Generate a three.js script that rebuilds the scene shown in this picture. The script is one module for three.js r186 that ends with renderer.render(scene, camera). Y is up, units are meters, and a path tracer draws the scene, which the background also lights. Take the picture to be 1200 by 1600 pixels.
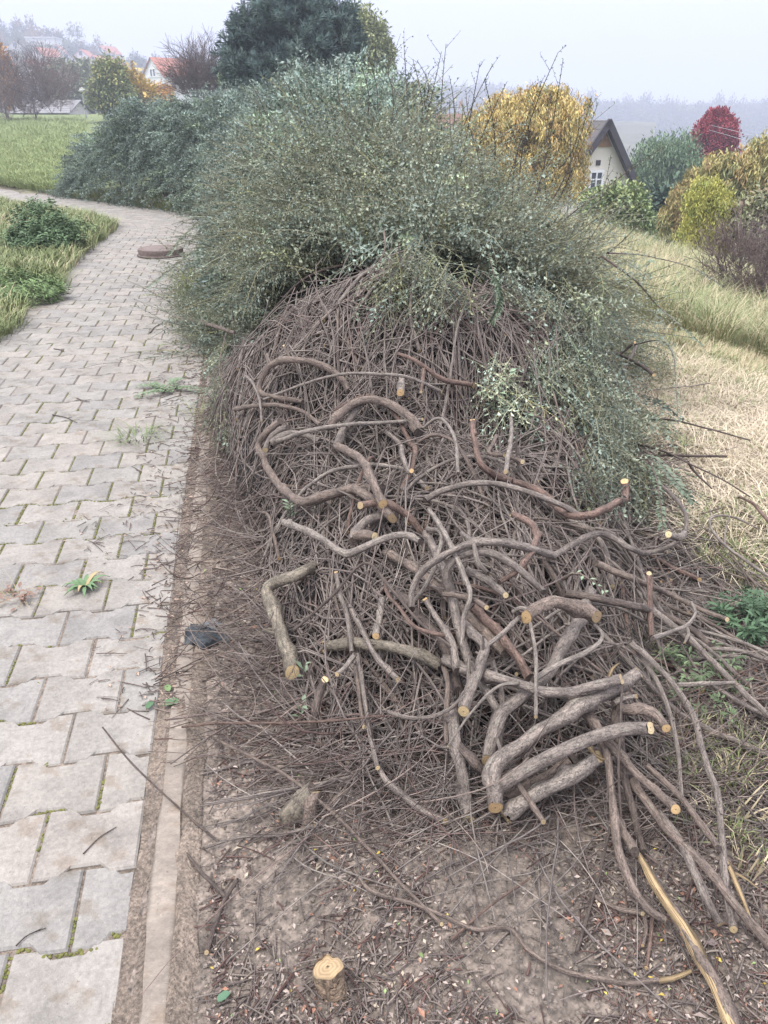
import * as THREE from 'three';
import { mergeGeometries } from 'three/addons/utils/BufferGeometryUtils.js';

// ------------------------------------------------------------------ camera, sky, sun, exposure
const scene = new THREE.Scene();
const EYE = new THREE.Vector3(0, 1.36, 0), PITCH = 26.9 * Math.PI / 180, FOC = 1202;
const camera = new THREE.PerspectiveCamera(67.3, 0.75, 0.05, 6000);
camera.position.copy(EYE);
camera.rotation.set(-PITCH, 0, 0);
scene.add(camera);
const renderer = new THREE.WebGLRenderer({ antialias: true });
renderer.toneMapping = THREE.LinearToneMapping;
renderer.toneMappingExposure = 2.6;
renderer.shadowMap.enabled = true;
{ // an even, high overcast: pale lavender at the horizon, a little brighter overhead
  const W = 128, Hh = 64, d = new Float32Array(W * Hh * 4);
  for (let j = 0; j < Hh; j++) for (let i = 0; i < W; i++) {
    const el = ((j + 0.5) / Hh - 0.5) * Math.PI, up = Math.max(0, Math.sin(el));
    const k = 0.385 * (1 + 2.6 * Math.pow(up, 1.25)), o = (j * W + i) * 4;
    const cl = 1 + 0.025 * Math.sin(i * 0.098 + 1 + 3 * up) * Math.sin(up * 9 + i * 0.049);
    d[o] = k * cl * (0.86 + 0.14 * up); d[o + 1] = k * cl * (0.9 + 0.1 * up); d[o + 2] = k * cl * (1.17 - 0.13 * up); d[o + 3] = 1;
  }
  const t = new THREE.DataTexture(d, W, Hh, THREE.RGBAFormat, THREE.FloatType);
  t.mapping = THREE.EquirectangularReflectionMapping; t.magFilter = THREE.LinearFilter; t.wrapS = THREE.RepeatWrapping; t.needsUpdate = true;
  scene.background = t; scene.environment = t;
}
const sun = new THREE.DirectionalLight(new THREE.Color(1, 0.96, 0.9), 1.3);
sun.position.set(-14, 30, 4); sun.target.position.set(0, 0, -4);
sun.castShadow = true; sun.shadow.radius = 45; sun.shadow.mapSize.set(2048, 2048);
Object.assign(sun.shadow.camera, { left: -25, right: 25, top: 25, bottom: -25, near: 1, far: 80 });
scene.add(sun, sun.target);
scene.fog = new THREE.FogExp2(new THREE.Color(0.8, 0.86, 1.0), 0.0021);

// ------------------------------------------------------------------ helpers
const V = (x, y, z) => new THREE.Vector3(x, y, z);
function RNG(seed) { let a = seed >>> 0; return () => { a = (a + 0x6d2b79f5) | 0; let t = Math.imul(a ^ (a >>> 15), 1 | a); t = (t + Math.imul(t ^ (t >>> 7), 61 | t)) ^ t; return ((t ^ (t >>> 14)) >>> 0) / 4294967296; }; }
const hash = (x, y) => { let h = Math.imul(x, 374761393) ^ Math.imul(y, 668265263); h = Math.imul(h ^ (h >>> 13), 1274126177); return ((h ^ (h >>> 16)) >>> 0) / 4294967296; };
function noise(x, y, per = 0) {
  const xi = Math.floor(x), yi = Math.floor(y), fx = x - xi, fy = y - yi, u = fx * fx * (3 - 2 * fx), v = fy * fy * (3 - 2 * fy);
  const m = (i) => (per ? ((i % per) + per) % per : i);
  const a = hash(m(xi), m(yi)), b = hash(m(xi + 1), m(yi)), c = hash(m(xi), m(yi + 1)), d = hash(m(xi + 1), m(yi + 1));
  return a + (b - a) * u + (c - a) * v + (a - b - c + d) * u * v;
}
const fbm = (x, y, o = 4, per = 0) => { let s = 0, a = 0.5, n = 0; for (let i = 0; i < o; i++) { s += a * noise(x + i * 17 * !per, y + i * 9 * !per, per); n += a; a *= 0.5; x *= 2; y *= 2; per *= 2; } return s / n; };
const clamp = (x, a = 0, b = 1) => Math.min(b, Math.max(a, x));
const smooth = (a, b, x) => { const t = clamp((x - a) / (b - a)); return t * t * (3 - 2 * t); };
const lerp = (a, b, t) => a + (b - a) * t;
function table(rows) { return (s) => { if (s <= rows[0][0]) return rows[0][1]; for (let i = 1; i < rows.length; i++) if (s <= rows[i][0]) return lerp(rows[i - 1][1], rows[i][1], (s - rows[i - 1][0]) / (rows[i][0] - rows[i - 1][0])); return rows[rows.length - 1][1]; }; }
const taken = {};
function numbered(n) { if (!(n in taken)) { taken[n] = 0; return n; } return n + '_' + String(++taken[n]).padStart(3, '0'); }
function tag(o, label, category, group, kind) { o.userData.label = label; if (category) o.userData.category = category; if (group) o.userData.group = group; if (kind) o.userData.kind = kind; return o; }
function thing(name, label, category, pos = V(0, 0, 0), group) { const o = new THREE.Group(); o.name = numbered(name); o.position.copy(pos); scene.add(o); return tag(o, label, category, group); }
function part(name, geo, mat, parent) { const m = new THREE.Mesh(geo, mat); m.name = name; m.castShadow = m.receiveShadow = true; parent.add(m); return m; }
function top(name, geo, mat, label, category, group, kind) { const m = new THREE.Mesh(geo, mat); m.name = numbered(name); m.castShadow = m.receiveShadow = true; scene.add(m); return tag(m, label, category, group, kind); }
function inst(name, geo, mat, mats, cols, parent = scene) {
  const m = new THREE.InstancedMesh(geo, mat, mats.length); m.name = parent === scene ? numbered(name) : name; m.castShadow = m.receiveShadow = true;
  mats.forEach((x, i) => { m.setMatrixAt(i, x); if (cols) m.setColorAt(i, cols[i]); });
  parent.add(m); m.userData.kind = 'stuff'; return m;
}
function baked(name, geos, lists, mat, parent) { // many copies as one mesh, tinted by vertex colours
  let nv = 0, ni = 0; geos.forEach((g, k) => { nv += g.attributes.position.count * lists[k][0].length; ni += g.index.count * lists[k][0].length; });
  const P = new Float32Array(nv * 3), N = new Float32Array(nv * 3), U = new Float32Array(nv * 2), C = new Float32Array(nv * 3), I = new Uint32Array(ni), v = new THREE.Vector3(), nm = new THREE.Matrix3(); let o = 0, io = 0;
  geos.forEach((g, k) => lists[k][0].forEach((m, q) => { const a = g.attributes, c = lists[k][1][q], n = a.position.count; nm.getNormalMatrix(m); for (let i = 0; i < n; i++) { v.fromBufferAttribute(a.position, i).applyMatrix4(m).toArray(P, (o + i) * 3); v.fromBufferAttribute(a.normal, i).applyMatrix3(nm).normalize().toArray(N, (o + i) * 3); U[(o + i) * 2] = a.uv.getX(i); U[(o + i) * 2 + 1] = a.uv.getY(i) + q * 0.37; c.toArray(C, (o + i) * 3); } const ix = g.index.array; for (let i = 0; i < ix.length; i++) I[io + i] = ix[i] + o; io += ix.length; o += n; }));
  const g = new THREE.BufferGeometry(); g.setAttribute('position', new THREE.BufferAttribute(P, 3)); g.setAttribute('normal', new THREE.BufferAttribute(N, 3)); g.setAttribute('uv', new THREE.BufferAttribute(U, 2)); g.setAttribute('color', new THREE.BufferAttribute(C, 3)); g.setIndex(new THREE.BufferAttribute(I, 1));
  const m = part(name, g, mat, parent); m.userData.kind = 'stuff'; return m;
}
// rays through points of the picture plane, to find where things stand
function ray(px, py) { const u = (px - 600) / FOC, v = (py - 800) / FOC, s = Math.sin(PITCH), c = Math.cos(PITCH); return V(u, -(s + v * c), -(c - v * s)); }
function hit(px, py, f, lift = 0) {
  const d = ray(px, py); let t0 = 0.4, t = 0.4;
  for (; t < 400; t *= 1.01) { if (EYE.y + d.y * t < f(d.x * t, -d.z * t) + lift) break; t0 = t; }
  for (let k = 0; k < 20; k++) { const m = (t0 + t) / 2; if (EYE.y + d.y * m < f(d.x * m, -d.z * m) + lift) t = m; else t0 = m; }
  return d.multiplyScalar(t).add(EYE);
}
const at = (px, py, dist) => { const d = ray(px, py); return d.multiplyScalar(dist / -d.z).add(EYE); };
function inView(p, mx = 1.15, my = 1.1) { const q = p.clone().sub(EYE), c = Math.cos(PITCH), s = Math.sin(PITCH), z = -q.z * c - q.y * s, y = q.y * c - q.z * s * 1; if (z < 0.1) return false; return Math.abs(q.x / z * FOC) < 600 * mx && Math.abs(y / z * FOC) < 800 * my; }
function basis(dir, side, pos, sc) { // matrix with local y along dir and local z leaning towards side
  const y = dir.clone().normalize(), x = new THREE.Vector3().crossVectors(y, side); if (x.lengthSq() < 1e-6) x.set(1, 0, 0).cross(y); x.normalize();
  const z = new THREE.Vector3().crossVectors(x, y), s = typeof sc === 'number' ? V(sc, sc, sc) : sc;
  return new THREE.Matrix4().makeBasis(x.multiplyScalar(s.x), y.multiplyScalar(s.y), z.multiplyScalar(s.z)).setPosition(pos);
}

// ------------------------------------------------------------------ textures and materials
function tex(w, h, f, srgb, rep) {
  const d = new Uint8Array(w * h * 4);
  for (let j = 0; j < h; j++) for (let i = 0; i < w; i++) { const c = f(i / w, j / h), o = (j * w + i) * 4; if (typeof c === 'number') d[o] = d[o + 1] = d[o + 2] = clamp(c) * 255; else { d[o] = clamp(c[0]) * 255; d[o + 1] = clamp(c[1]) * 255; d[o + 2] = clamp(c[2]) * 255; } d[o + 3] = 255; }
  const t = new THREE.DataTexture(d, w, h); t.wrapS = t.wrapT = THREE.RepeatWrapping; t.magFilter = THREE.LinearFilter; if (srgb) t.colorSpace = THREE.SRGBColorSpace; if (rep) t.repeat.set(rep, rep); t.needsUpdate = true; return t;
}
const L = (r, g, b) => new THREE.Color().setRGB(r, g, b);
const barkShade = (u, v) => {
  const a = fbm(u * 6, v * 12, 4, 6), b = fbm(u * 24, v * 72, 3, 24), len = noise(u * 24, v * 96, 24) > 0.83 ? 0.5 : 0, crack = 0.55 * Math.pow(1 - Math.abs(noise(u * 12, v * 12, 12) * 2 - 1), 8);
  return [0.45 + 0.42 * a + 0.36 * (b - 0.5), len, crack];
};
const barkMap = tex(256, 512, (u, v) => { const [k, l, c] = barkShade(u, v), li = smooth(0.62, 0.75, fbm(u * 4 + 9, v * 8, 3, 4)); const e = k * (1 - 0.5 * l) * (1 - 0.3 * c); return [e + 0.07 * li, e * 0.97 + 0.09 * li, e * 0.95 + 0.08 * li]; }, true);
const barkBump = tex(256, 512, (u, v) => { const [k, l, c] = barkShade(u, v); return k * 0.7 - 0.5 * c + 0.4 * l; });
const bark = (r, g, b) => new THREE.MeshStandardMaterial({ map: barkMap, bumpMap: barkBump, bumpScale: 0.0025, color: L(r, g, b), roughness: 0.82 });
const BARK = { grey: bark(0.42, 0.37, 0.33), brown: bark(0.37, 0.3, 0.255), red: bark(0.36, 0.25, 0.205), pale: bark(0.52, 0.47, 0.42), dark: bark(0.23, 0.185, 0.16), olive: bark(0.4, 0.36, 0.285) };
const woodMap = tex(128, 128, (u, v) => { const x = u - 0.5, y = v - 0.5, r = Math.hypot(x, y) * 2, n = fbm(u * 5, v * 5, 3); const ring = 0.5 + 0.5 * Math.sin(r * 26 + n * 5); const k = 0.8 + 0.12 * ring + 0.16 * (n - 0.5) - 0.5 * smooth(0.12, 0.02, r) - 0.35 * smooth(0.86, 1.0, r); return [k * 1.0, k * 0.94, k * 0.8]; }, true);
const cutMats = [[0.72, 0.62, 0.48], [0.62, 0.48, 0.34], [0.56, 0.48, 0.4], [0.75, 0.68, 0.56], [0.45, 0.37, 0.3]].map((c) => new THREE.MeshStandardMaterial({ map: woodMap, bumpMap: woodMap, bumpScale: 0.0015, color: L(...c), roughness: 0.88 }));
const cutMat = new THREE.MeshStandardMaterial({ map: woodMap, color: L(0.7, 0.6, 0.47), roughness: 0.85 });
const splitMap = tex(128, 512, (u, v) => { const k = 0.76 + 0.55 * (fbm(u * 32, v * 4, 3, 4) - 0.5) + 0.25 * (fbm(u * 8, v * 6, 3, 4) - 0.5) - 0.3 * smooth(0.72, 0.85, noise(u * 24, v * 6, 6)); return [k, k * 0.91, k * 0.76]; }, true);
const splitMat = new THREE.MeshStandardMaterial({ map: splitMap, bumpMap: splitMap, bumpScale: 0.002, color: L(0.72, 0.64, 0.52), roughness: 0.9 });
const soilMap = tex(1024, 1024, (u, v) => { const a = fbm(u * 6, v * 6, 5, 6), b = fbm(u * 90, v * 90, 2, 90), sp = noise(u * 220, v * 220, 220); let k = 0.62 + 0.34 * (a - 0.5) + 0.34 * (b - 0.5); if (sp > 0.9) k += 0.12; if (sp < 0.07) k -= 0.16; return [k, k * 0.97, k * 0.94]; }, true);
const soilBump = tex(1024, 1024, (u, v) => 0.35 * fbm(u * 30, v * 30, 4, 30) + 0.65 * fbm(u * 120 + 3, v * 120, 2, 120));
const groundMat = new THREE.MeshStandardMaterial({ map: soilMap, bumpMap: soilBump, bumpScale: 0.012, vertexColors: true, roughness: 0.95 });
const concMap = tex(1024, 1024, (u, v) => { const a = fbm(u * 5, v * 5, 4, 5), b = noise(u * 256, v * 256, 256), c = fbm(u * 60, v * 60, 2, 60), st = smooth(0.55, 0.8, fbm(u * 9 + 5, v * 9, 4, 9)); let k = 0.76 + 0.2 * (a - 0.5) + 0.12 * (c - 0.5) + 0.07 * (b - 0.5) - 0.07 * st; if (noise(u * 150 + 7, v * 150, 150) > 0.93) k += 0.08; if (noise(u * 130, v * 130 + 3, 130) < 0.05) k -= 0.14; return [k, k * (0.985 - 0.03 * st), k * (0.97 - 0.06 * st)]; }, true);
const concBump = tex(512, 512, (u, v) => 0.5 * fbm(u * 80, v * 80, 2, 80) + 0.5 * noise(u * 200, v * 200, 200));
const conc = (r, g, b) => new THREE.MeshStandardMaterial({ map: concMap, bumpMap: concBump, bumpScale: 0.0012, color: L(r, g, b), roughness: 0.9 });
const leafMat = (r, g, b, tr = 0.3, ro = 0.5) => new THREE.MeshStandardMaterial({ color: L(r, g, b), roughness: ro, side: THREE.DoubleSide });
const plain = (r, g, b, ro = 0.9) => new THREE.MeshStandardMaterial({ color: L(r, g, b), roughness: ro, side: THREE.DoubleSide });

// ------------------------------------------------------------------ geometry builders
function raw(pos, idx, uv, nor) { const g = new THREE.BufferGeometry(); g.setAttribute('position', new THREE.Float32BufferAttribute(pos, 3)); g.setAttribute('uv', new THREE.Float32BufferAttribute(uv ?? new Array(pos.length / 3 * 2).fill(0), 2)); g.setIndex(idx); if (nor) g.setAttribute('normal', new THREE.Float32BufferAttribute(nor, 3)); else g.computeVertexNormals(); return g; }
// a tapered limb along points; returns { geo, ends } where ends hold the rings for cut faces
function limb(pts, r0, r1, { rad = 8, step = 0.02, wob = 0.07, seed = 1, tilt0 = 0, tilt1 = 0, knots = 0, eye = null, wander = 0, flat = 1 } = {}) {
  const curve = pts.length > 2 ? new THREE.CatmullRomCurve3(pts, false, 'centripetal') : new THREE.LineCurve3(pts[0], pts[1]);
  const len = curve.getLength(), n = Math.max(2, Math.min(140, Math.round(len / step))), P = curve.getSpacedPoints(n).map((p, i) => { if (!wander || i === 0 || i === n) return p; const f = i / n * len, k = wander * lerp(r0, r1, i / n) * Math.min(1, i / 3, (n - i) / 3); return p.add(V((noise(f * 26 + seed * 3.1, 1) - 0.5) * k, (noise(f * 26 + seed * 5.7, 2) - 0.5) * k, (noise(f * 26 + seed * 7.3, 3) - 0.5) * k)); }), pos = [], nor = [], uv = [], idx = [], R = RNG(seed * 7919 + 13);
  const ph = R() * 6.28, kn = Array.from({ length: knots }, () => [R(), R() * 6.28, 0.25 + 0.35 * R()]);
  let nrm = null; const ends = [];
  for (let i = 0; i <= n; i++) {
    const T = P[Math.min(n, i + 1)].clone().sub(P[Math.max(0, i - 1)]).normalize();
    if (!nrm) { nrm = Math.abs(T.y) < 0.9 ? V(0, 1, 0) : V(1, 0, 0); }
    nrm.sub(T.clone().multiplyScalar(nrm.dot(T))).normalize();
    const B = new THREE.Vector3().crossVectors(T, nrm), t = i / n, r = lerp(r0, r1, t) * (1 + (wander ? 0.22 * (noise(t * len * 14 + seed * 1.7, 5) - 0.5) : 0)), ring = [];
    for (let k = 0; k <= rad; k++) {
      const a = k / rad * Math.PI * 2, ca = Math.cos(a), sa = Math.sin(a);
      let w = 1 + wob * (2 * noise(ca * 1.3 + 5 + seed, t * len * 22 + sa * 1.3) - 1) * 1.4;
      for (const [kt, ka, kh] of kn) { const dl = (t - kt) * len / r, da = Math.cos(a - ka); if (da > 0) w += kh * Math.exp(-dl * dl * 0.7) * da * da * da; }
      const dir = nrm.clone().multiplyScalar(ca * flat).addScaledVector(B, sa), p = P[i].clone().addScaledVector(dir, r * w);
      if (eye && (i === 0 || i === n)) { const nn = i ? T : T.clone().negate(), e = eye.clone().sub(P[i]).normalize(), n2 = nn.clone().addScaledVector(e, 0.85).normalize(), c = Math.max(0.55, nn.dot(n2)), off = dir.clone().multiplyScalar(r * w); p.addScaledVector(nn, clamp(-off.dot(n2) / c, -1.1 * r, 1.1 * r)); }
      else if (i === 0 && tilt0) p.addScaledVector(T, tilt0 * r * Math.cos(a + ph)); else if (i === n && tilt1) p.addScaledVector(T, tilt1 * r * Math.cos(a + ph));
      pos.push(p.x, p.y, p.z); nor.push(dir.x, dir.y, dir.z); uv.push(k / rad * 2 + ph, t * len / 0.22); ring.push(p);
    }
    if (i === 0) ends[0] = { c: P[0], ring, dir: T.clone().negate() }; if (i === n) ends[1] = { c: P[n], ring, dir: T.clone() };
    if (i) for (let k = 0; k < rad; k++) { const a = (i - 1) * (rad + 1) + k, b = a + rad + 1; idx.push(a, a + 1, b, b, a + 1, b + 1); }
  }
  const g = raw(pos, idx, uv, nor);
  return { geo: g, ends, curve, len };
}
function face(end, bulge = 0.05) { // the sawn face that closes a limb
  const c = end.ring.slice(0, -1).reduce((s, p) => s.add(p), V(0, 0, 0)).multiplyScalar(1 / (end.ring.length - 1)), r = end.ring[0].distanceTo(c);
  c.addScaledVector(end.dir, r * bulge);
  const pos = [c.x, c.y, c.z], uv = [0.5, 0.5], idx = [], n = end.ring.length - 1;
  end.ring.forEach((p, k) => { const q = p.clone().addScaledVector(end.dir, 0.0004); pos.push(q.x, q.y, q.z); const a = k / n * Math.PI * 2; uv.push(0.5 + 0.49 * Math.cos(a), 0.5 + 0.49 * Math.sin(a)); if (k < n) idx.push(0, k + 1, k + 2); });
  const g = raw(pos, idx, uv); const N = g.attributes.normal; if (V(N.getX(0), N.getY(0), N.getZ(0)).dot(end.dir) < 0) { for (let i = 0; i < idx.length; i += 3) [idx[i + 1], idx[i + 2]] = [idx[i + 2], idx[i + 1]]; g.setIndex(idx); g.computeVertexNormals(); }
  return g;
}
const merge = (list, groups = false) => mergeGeometries(list, groups);
function leafGeo(p, dir, up, len, wid, fold = 0.25) { // a folded leaf: two faces each side
  const d = dir.clone().normalize(), x = new THREE.Vector3().crossVectors(d, up).normalize(), n = new THREE.Vector3().crossVectors(x, d), w = wid / 2;
  const a = p, m1 = p.clone().addScaledVector(d, len * 0.5).addScaledVector(x, w).addScaledVector(n, fold * w), m2 = p.clone().addScaledVector(d, len * 0.5).addScaledVector(x, -w).addScaledVector(n, fold * w), t = p.clone().addScaledVector(d, len).addScaledVector(n, -0.1 * len);
  return raw([a.x, a.y, a.z, m1.x, m1.y, m1.z, t.x, t.y, t.z, a.x, a.y, a.z, t.x, t.y, t.z, m2.x, m2.y, m2.z], [0, 1, 2, 3, 4, 5]);
}
// a leafy cotoneaster twig: curved stem with side shoots and small leaves; groups: 0 bark, 1 leaves
function sprig(seed, len, nl, leaf, droop, shoots = 5, sr = 0.0022) {
  const R = RNG(seed), stems = [], leaves = [];
  const run = (p0, d0, l, n, r, lvl) => {
    const pts = [p0.clone()], d = d0.clone().normalize(), k = 5;
    for (let i = 0; i < k; i++) { d.add(V((R() - 0.5) * 0.25, 0, (R() - 0.5) * 0.25)).add(V(0, -droop * 0.22 * (lvl ? 0.5 : 1), droop * 0.2)).normalize(); pts.push(pts[i].clone().addScaledVector(d, l / k)); }
    const lb = limb(pts, r, r * 0.4, { rad: 3, step: l / 5, wob: 0 }); stems.push(lb.geo);
    for (let i = 0; i < n; i++) {
      const t = (i + 0.6 * R()) / n, p = lb.curve.getPoint(clamp(t)), T = lb.curve.getTangent(clamp(t)), s = i % 2 ? 1 : -1, side = new THREE.Vector3().crossVectors(T, V(0, 0.3, 1)).normalize().multiplyScalar(s);
      const dir = T.clone().multiplyScalar(0.6).add(side).add(V((R() - 0.5) * 0.8, (R() - 0.5) * 0.8, (R() - 0.2) * 0.7)), q = leaf * (0.65 + 0.7 * R()) * (1 - 0.3 * t);
      leaves.push(leafGeo(p, dir, V(R() - 0.5, 0.6, R()), q, q * 0.55));
    }
    return lb;
  };
  const main = run(V(0, 0, 0), V(0, 1, 0), len, Math.round(nl * 0.4), sr, 0);
  for (let i = 0; i < shoots; i++) { const t = 0.15 + 0.75 * (i + R() * 0.6) / shoots, p = main.curve.getPoint(t), T = main.curve.getTangent(t); run(p, T.add(V((i % 2 ? 1 : -1) * (0.6 + 0.5 * R()), 0, (R() - 0.3) * 0.6)), len * (0.22 + 0.25 * R()) * (1.1 - t * 0.5), Math.round(nl * 0.6 / shoots), sr * 0.55, 1); }
  return merge([merge(stems), merge(leaves)], true);
}
function blades(seed, n, h, spread, w, lean = 0.5) { // a tuft of grass
  const R = RNG(seed), pos = [], idx = [];
  for (let i = 0; i < n; i++) {
    const a = R() * 6.28, r = spread * Math.sqrt(R()), bx = Math.cos(a) * r, bz = Math.sin(a) * r, d = a + (R() - 0.5) * 2, hh = h * (0.5 + 0.6 * R()), l = lean * hh * (0.3 + R()), o = pos.length / 3, px = -Math.sin(d) * w, pz = Math.cos(d) * w;
    pos.push(bx - px, 0, bz - pz, bx + px, 0, bz + pz, bx + Math.cos(d) * l * 0.35 - px * 0.8, hh * 0.6, bz + Math.sin(d) * l * 0.35 - pz * 0.8, bx + Math.cos(d) * l * 0.35 + px * 0.8, hh * 0.6, bz + Math.sin(d) * l * 0.35 + pz * 0.8, bx + Math.cos(d) * l, hh * (0.98 - 0.3 * lean * R()), bz + Math.sin(d) * l);
    idx.push(o, o + 1, o + 2, o + 1, o + 3, o + 2, o + 2, o + 3, o + 4);
  }
  return raw(pos, idx);
}

// ------------------------------------------------------------------ the lie of the land
const BW = 0.2076, BP = 0.163, NB = 7.5, PW = BW * NB;                       // paving block, row pitch, width of the path
const TH0 = 9.8 * Math.PI / 180, TURN = 36 * Math.PI / 180, A1 = 11.5, RHO = 5;
const edge = []; { let x = -0.32, s = 0; for (let a = 0; a <= 34; a += 0.05) { const th = TH0 + clamp((a - A1) / RHO, 0, TURN); edge.push({ a, x, s, th }); x -= Math.sin(th) * 0.05; s += Math.cos(th) * 0.05; } }
function onPath(a, q, y = 0) { // a metres along the right edge, q metres to its left
  if (a < 0) { const e = edge[0]; return V(e.x - a * -Math.sin(e.th) * -1 - q * Math.cos(e.th), y, -(e.s + a * Math.cos(e.th) - q * Math.sin(e.th))); }
  const i = clamp(Math.floor(a / 0.05), 0, edge.length - 2), e = edge[i], f = a - e.a, x = e.x - Math.sin(e.th) * f, s = e.s + Math.cos(e.th) * f;
  return V(x - Math.cos(e.th) * q, y, -(s - Math.sin(e.th) * q));
}
function pathAQ(x, s) {
  const e0 = edge[0], dx0 = x - e0.x, a0 = -dx0 * Math.sin(e0.th) + s * Math.cos(e0.th);
  if (a0 < A1 - 2) return [a0, -dx0 * Math.cos(e0.th) - s * Math.sin(e0.th)];
  let best = 1e9, b = null; for (let i = 0; i < edge.length; i += 3) { const e = edge[i], d = (x - e.x) ** 2 + (s - e.s) ** 2; if (d < best) { best = d; b = e; } }
  const dx = x - b.x, ds = s - b.s; return [b.a - dx * Math.sin(b.th) + ds * Math.cos(b.th), -dx * Math.cos(b.th) - ds * Math.sin(b.th)];
}
function land(x, s) {
  const [a, q] = pathAQ(x, s); let y = 0;
  if (q < 0 && s < 40) { const d = -q; y += 0.045 * smooth(0.1, 0.8, d) * smooth(40, 15, s); if (d < 3.2) y += (fbm(x * 3.1, s * 3.1, 3) - 0.5) * 0.05 * smooth(0.04, 0.3, d); }
  const r = x - 1.35; if (r > 0) y -= 0.2 * r * smooth(0, 1.6, r) * (r < 45 ? 1 : 45 / r) + 0.075 * Math.min(70, Math.max(0, s - 10)) * smooth(1, 9, r);
  const l = Math.max(0, s - 17) * smooth(2, -5, x); y += Math.min(2.2, l * 0.03) * smooth(400, 90, s);
  if (q > PW) y += 0.03 * smooth(0, 0.4, q - PW) + (fbm(x * 2, s * 2, 3) - 0.5) * 0.06 * smooth(0, 0.5, q - PW);
  y -= smooth(70, 400, s) * 14 * smooth(-40, 60, x);
  if (q > -0.012 && q < PW + 0.03 && a < 33) y = -0.045;
  return y;
}
const HC = table([[1.12, 0], [1.35, 0.08], [1.7, 0.19], [2.1, 0.285], [2.5, 0.35], [2.8, 0.47], [3.15, 0.66], [3.35, 0.72], [3.55, 0.58], [3.75, 0.4], [4.2, 0.32], [5.2, 0.35], [6.5, 0.35]]);
const XC = table([[1.2, 0.3], [1.45, 0.24], [1.85, 0.23], [2.1, 0.22], [2.5, 0.19], [2.8, 0.16], [3.6, 0.14], [5, 0.05], [6, -0.15], [8, -0.55]]);
const WC = table([[1.2, 0.34], [1.45, 0.45], [1.85, 0.54], [2.1, 0.6], [2.5, 0.66], [2.8, 0.76], [3.2, 0.88], [3.6, 1.0], [5, 1.2], [8, 1.3]]);
const dome = (x, s) => { const t = Math.abs((x - XC(s)) / WC(s)); return t >= 1 ? 0 : Math.pow(1 - Math.pow(t, 2.4), 0.6); };
const pits = [[0.38, 2.62, 0.17, 0.2], [-0.25, 2.78, 0.14, 0.16], [0.0, 2.42, 0.12, 0.13], [0.55, 2.15, 0.14, 0.13], [-0.5, 3.2, 0.16, 0.16], [0.12, 1.95, 0.1, 0.09], [0.3, 3.25, 0.16, 0.12], [-0.12, 1.62, 0.1, 0.07]];
const pit = (x, s) => { let k = 0; for (const [a, b, r, d] of pits) { const q = ((x - a) ** 2 + (s - b) ** 2 * 1.3) / (r * r); if (q < 6) k += d * Math.exp(-q); } return k; };
const heap = (x, s) => land(x, s) + (s < 7 ? Math.max(0.25, 1 - pit(x, s) / Math.max(0.12, HC(s))) * HC(s) * dome(x, s) * (0.8 + 0.28 * noise(x * 3.1 + 2, s * 3.1) + 0.12 * noise(x * 9, s * 9)) : 0);
const HL = table([[3.45, 0.72], [3.75, 0.86], [4.3, 0.95], [5, 1.05], [5.8, 1.15], [6.6, 1.22], [8, 1.24]]);
const WL = table([[3.3, 0.85], [4, 1.06], [5, 1.2], [6, 1.3], [8, 1.35]]);
const canopy = (x, s) => { const t = Math.abs((x - XC(s)) / WL(s) * (x < XC(s) ? 1.25 : 1)); return land(x, s) + (t >= 1 ? 0 : HL(s) * (1 - 0.2 * smooth(0.15, 0.95, x - XC(s))) * Math.pow(1 - Math.pow(t, 2.6), 0.6) * (0.8 + 0.26 * noise(x * 1.9 + 3, s * 1.9) + 0.16 * noise(x * 5 + 1, s * 5))); };

{ // ground: one sheet, fine near the camera
  const grow = (fine0, fine1, st, lo, hi) => { const l = []; for (let x = fine0; x <= fine1 + 1e-6; x += st) l.push(x); let d = st; for (let x = fine1; x < hi;) { d *= 1.13; x += d; l.push(x); } d = st; for (let x = fine0; x > lo;) { d *= 1.13; x -= d; l.unshift(x); } return l; };
  const X = grow(-1.3, 2.3, 0.025, -1500, 1500), S = grow(0.55, 5, 0.025, -60, 1500), pos = [], uv = [], col = [], idx = [];
  for (const s of S) for (const x of X) {
    const y = land(x, s), [a, q] = pathAQ(x, s); pos.push(x, y, -s); uv.push(x / 0.9, s / 0.9);
    const n = fbm(x * 1.7, s * 1.7, 4), n2 = fbm(x * 0.6 + 40, s * 0.6, 4); let c = [0.285 + 0.1 * n, 0.25 + 0.085 * n, 0.225 + 0.07 * n];
    const dry = smooth(1.05, 1.55, x + 0.5 * (n - 0.5) - 0.12 * smooth(3, 1.2, s)) * smooth(0.6, 2.0, s);
    c = [lerp(c[0], 0.4, dry), lerp(c[1], 0.33, dry), lerp(c[2], 0.22, dry)];
    const gr = Math.max(smooth(PW + 0.02, PW + 0.2, q), smooth(0.45, 0.6, n2) * dry * smooth(2.5, 4, s), smooth(9, 14, s) * (q < -2 ? 1 : 0), q < 0 && s > 14 ? 1 : 0);
    c = [lerp(c[0], 0.17, gr), lerp(c[1], 0.22, gr), lerp(c[2], 0.085, gr)];
    const f = smooth(18, 40, s) * smooth(0, -3, x); c = [lerp(c[0], 0.25, f), lerp(c[1], 0.33, f), lerp(c[2], 0.12, f)];
    col.push(c[0] * 1.55, c[1] * 1.55, c[2] * 1.55);
  }
  const w = X.length; for (let j = 0; j < S.length - 1; j++) for (let i = 0; i < w - 1; i++) { const a = j * w + i; idx.push(a, a + 1, a + w, a + 1, a + w + 1, a + w); }
  const g = raw(pos, idx, uv); g.setAttribute('color', new THREE.Float32BufferAttribute(col, 3));
  top('ground', g, groundMat, 'bare soil and grassy land around the path and the heap', 'ground', null, 'structure');
}

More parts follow.
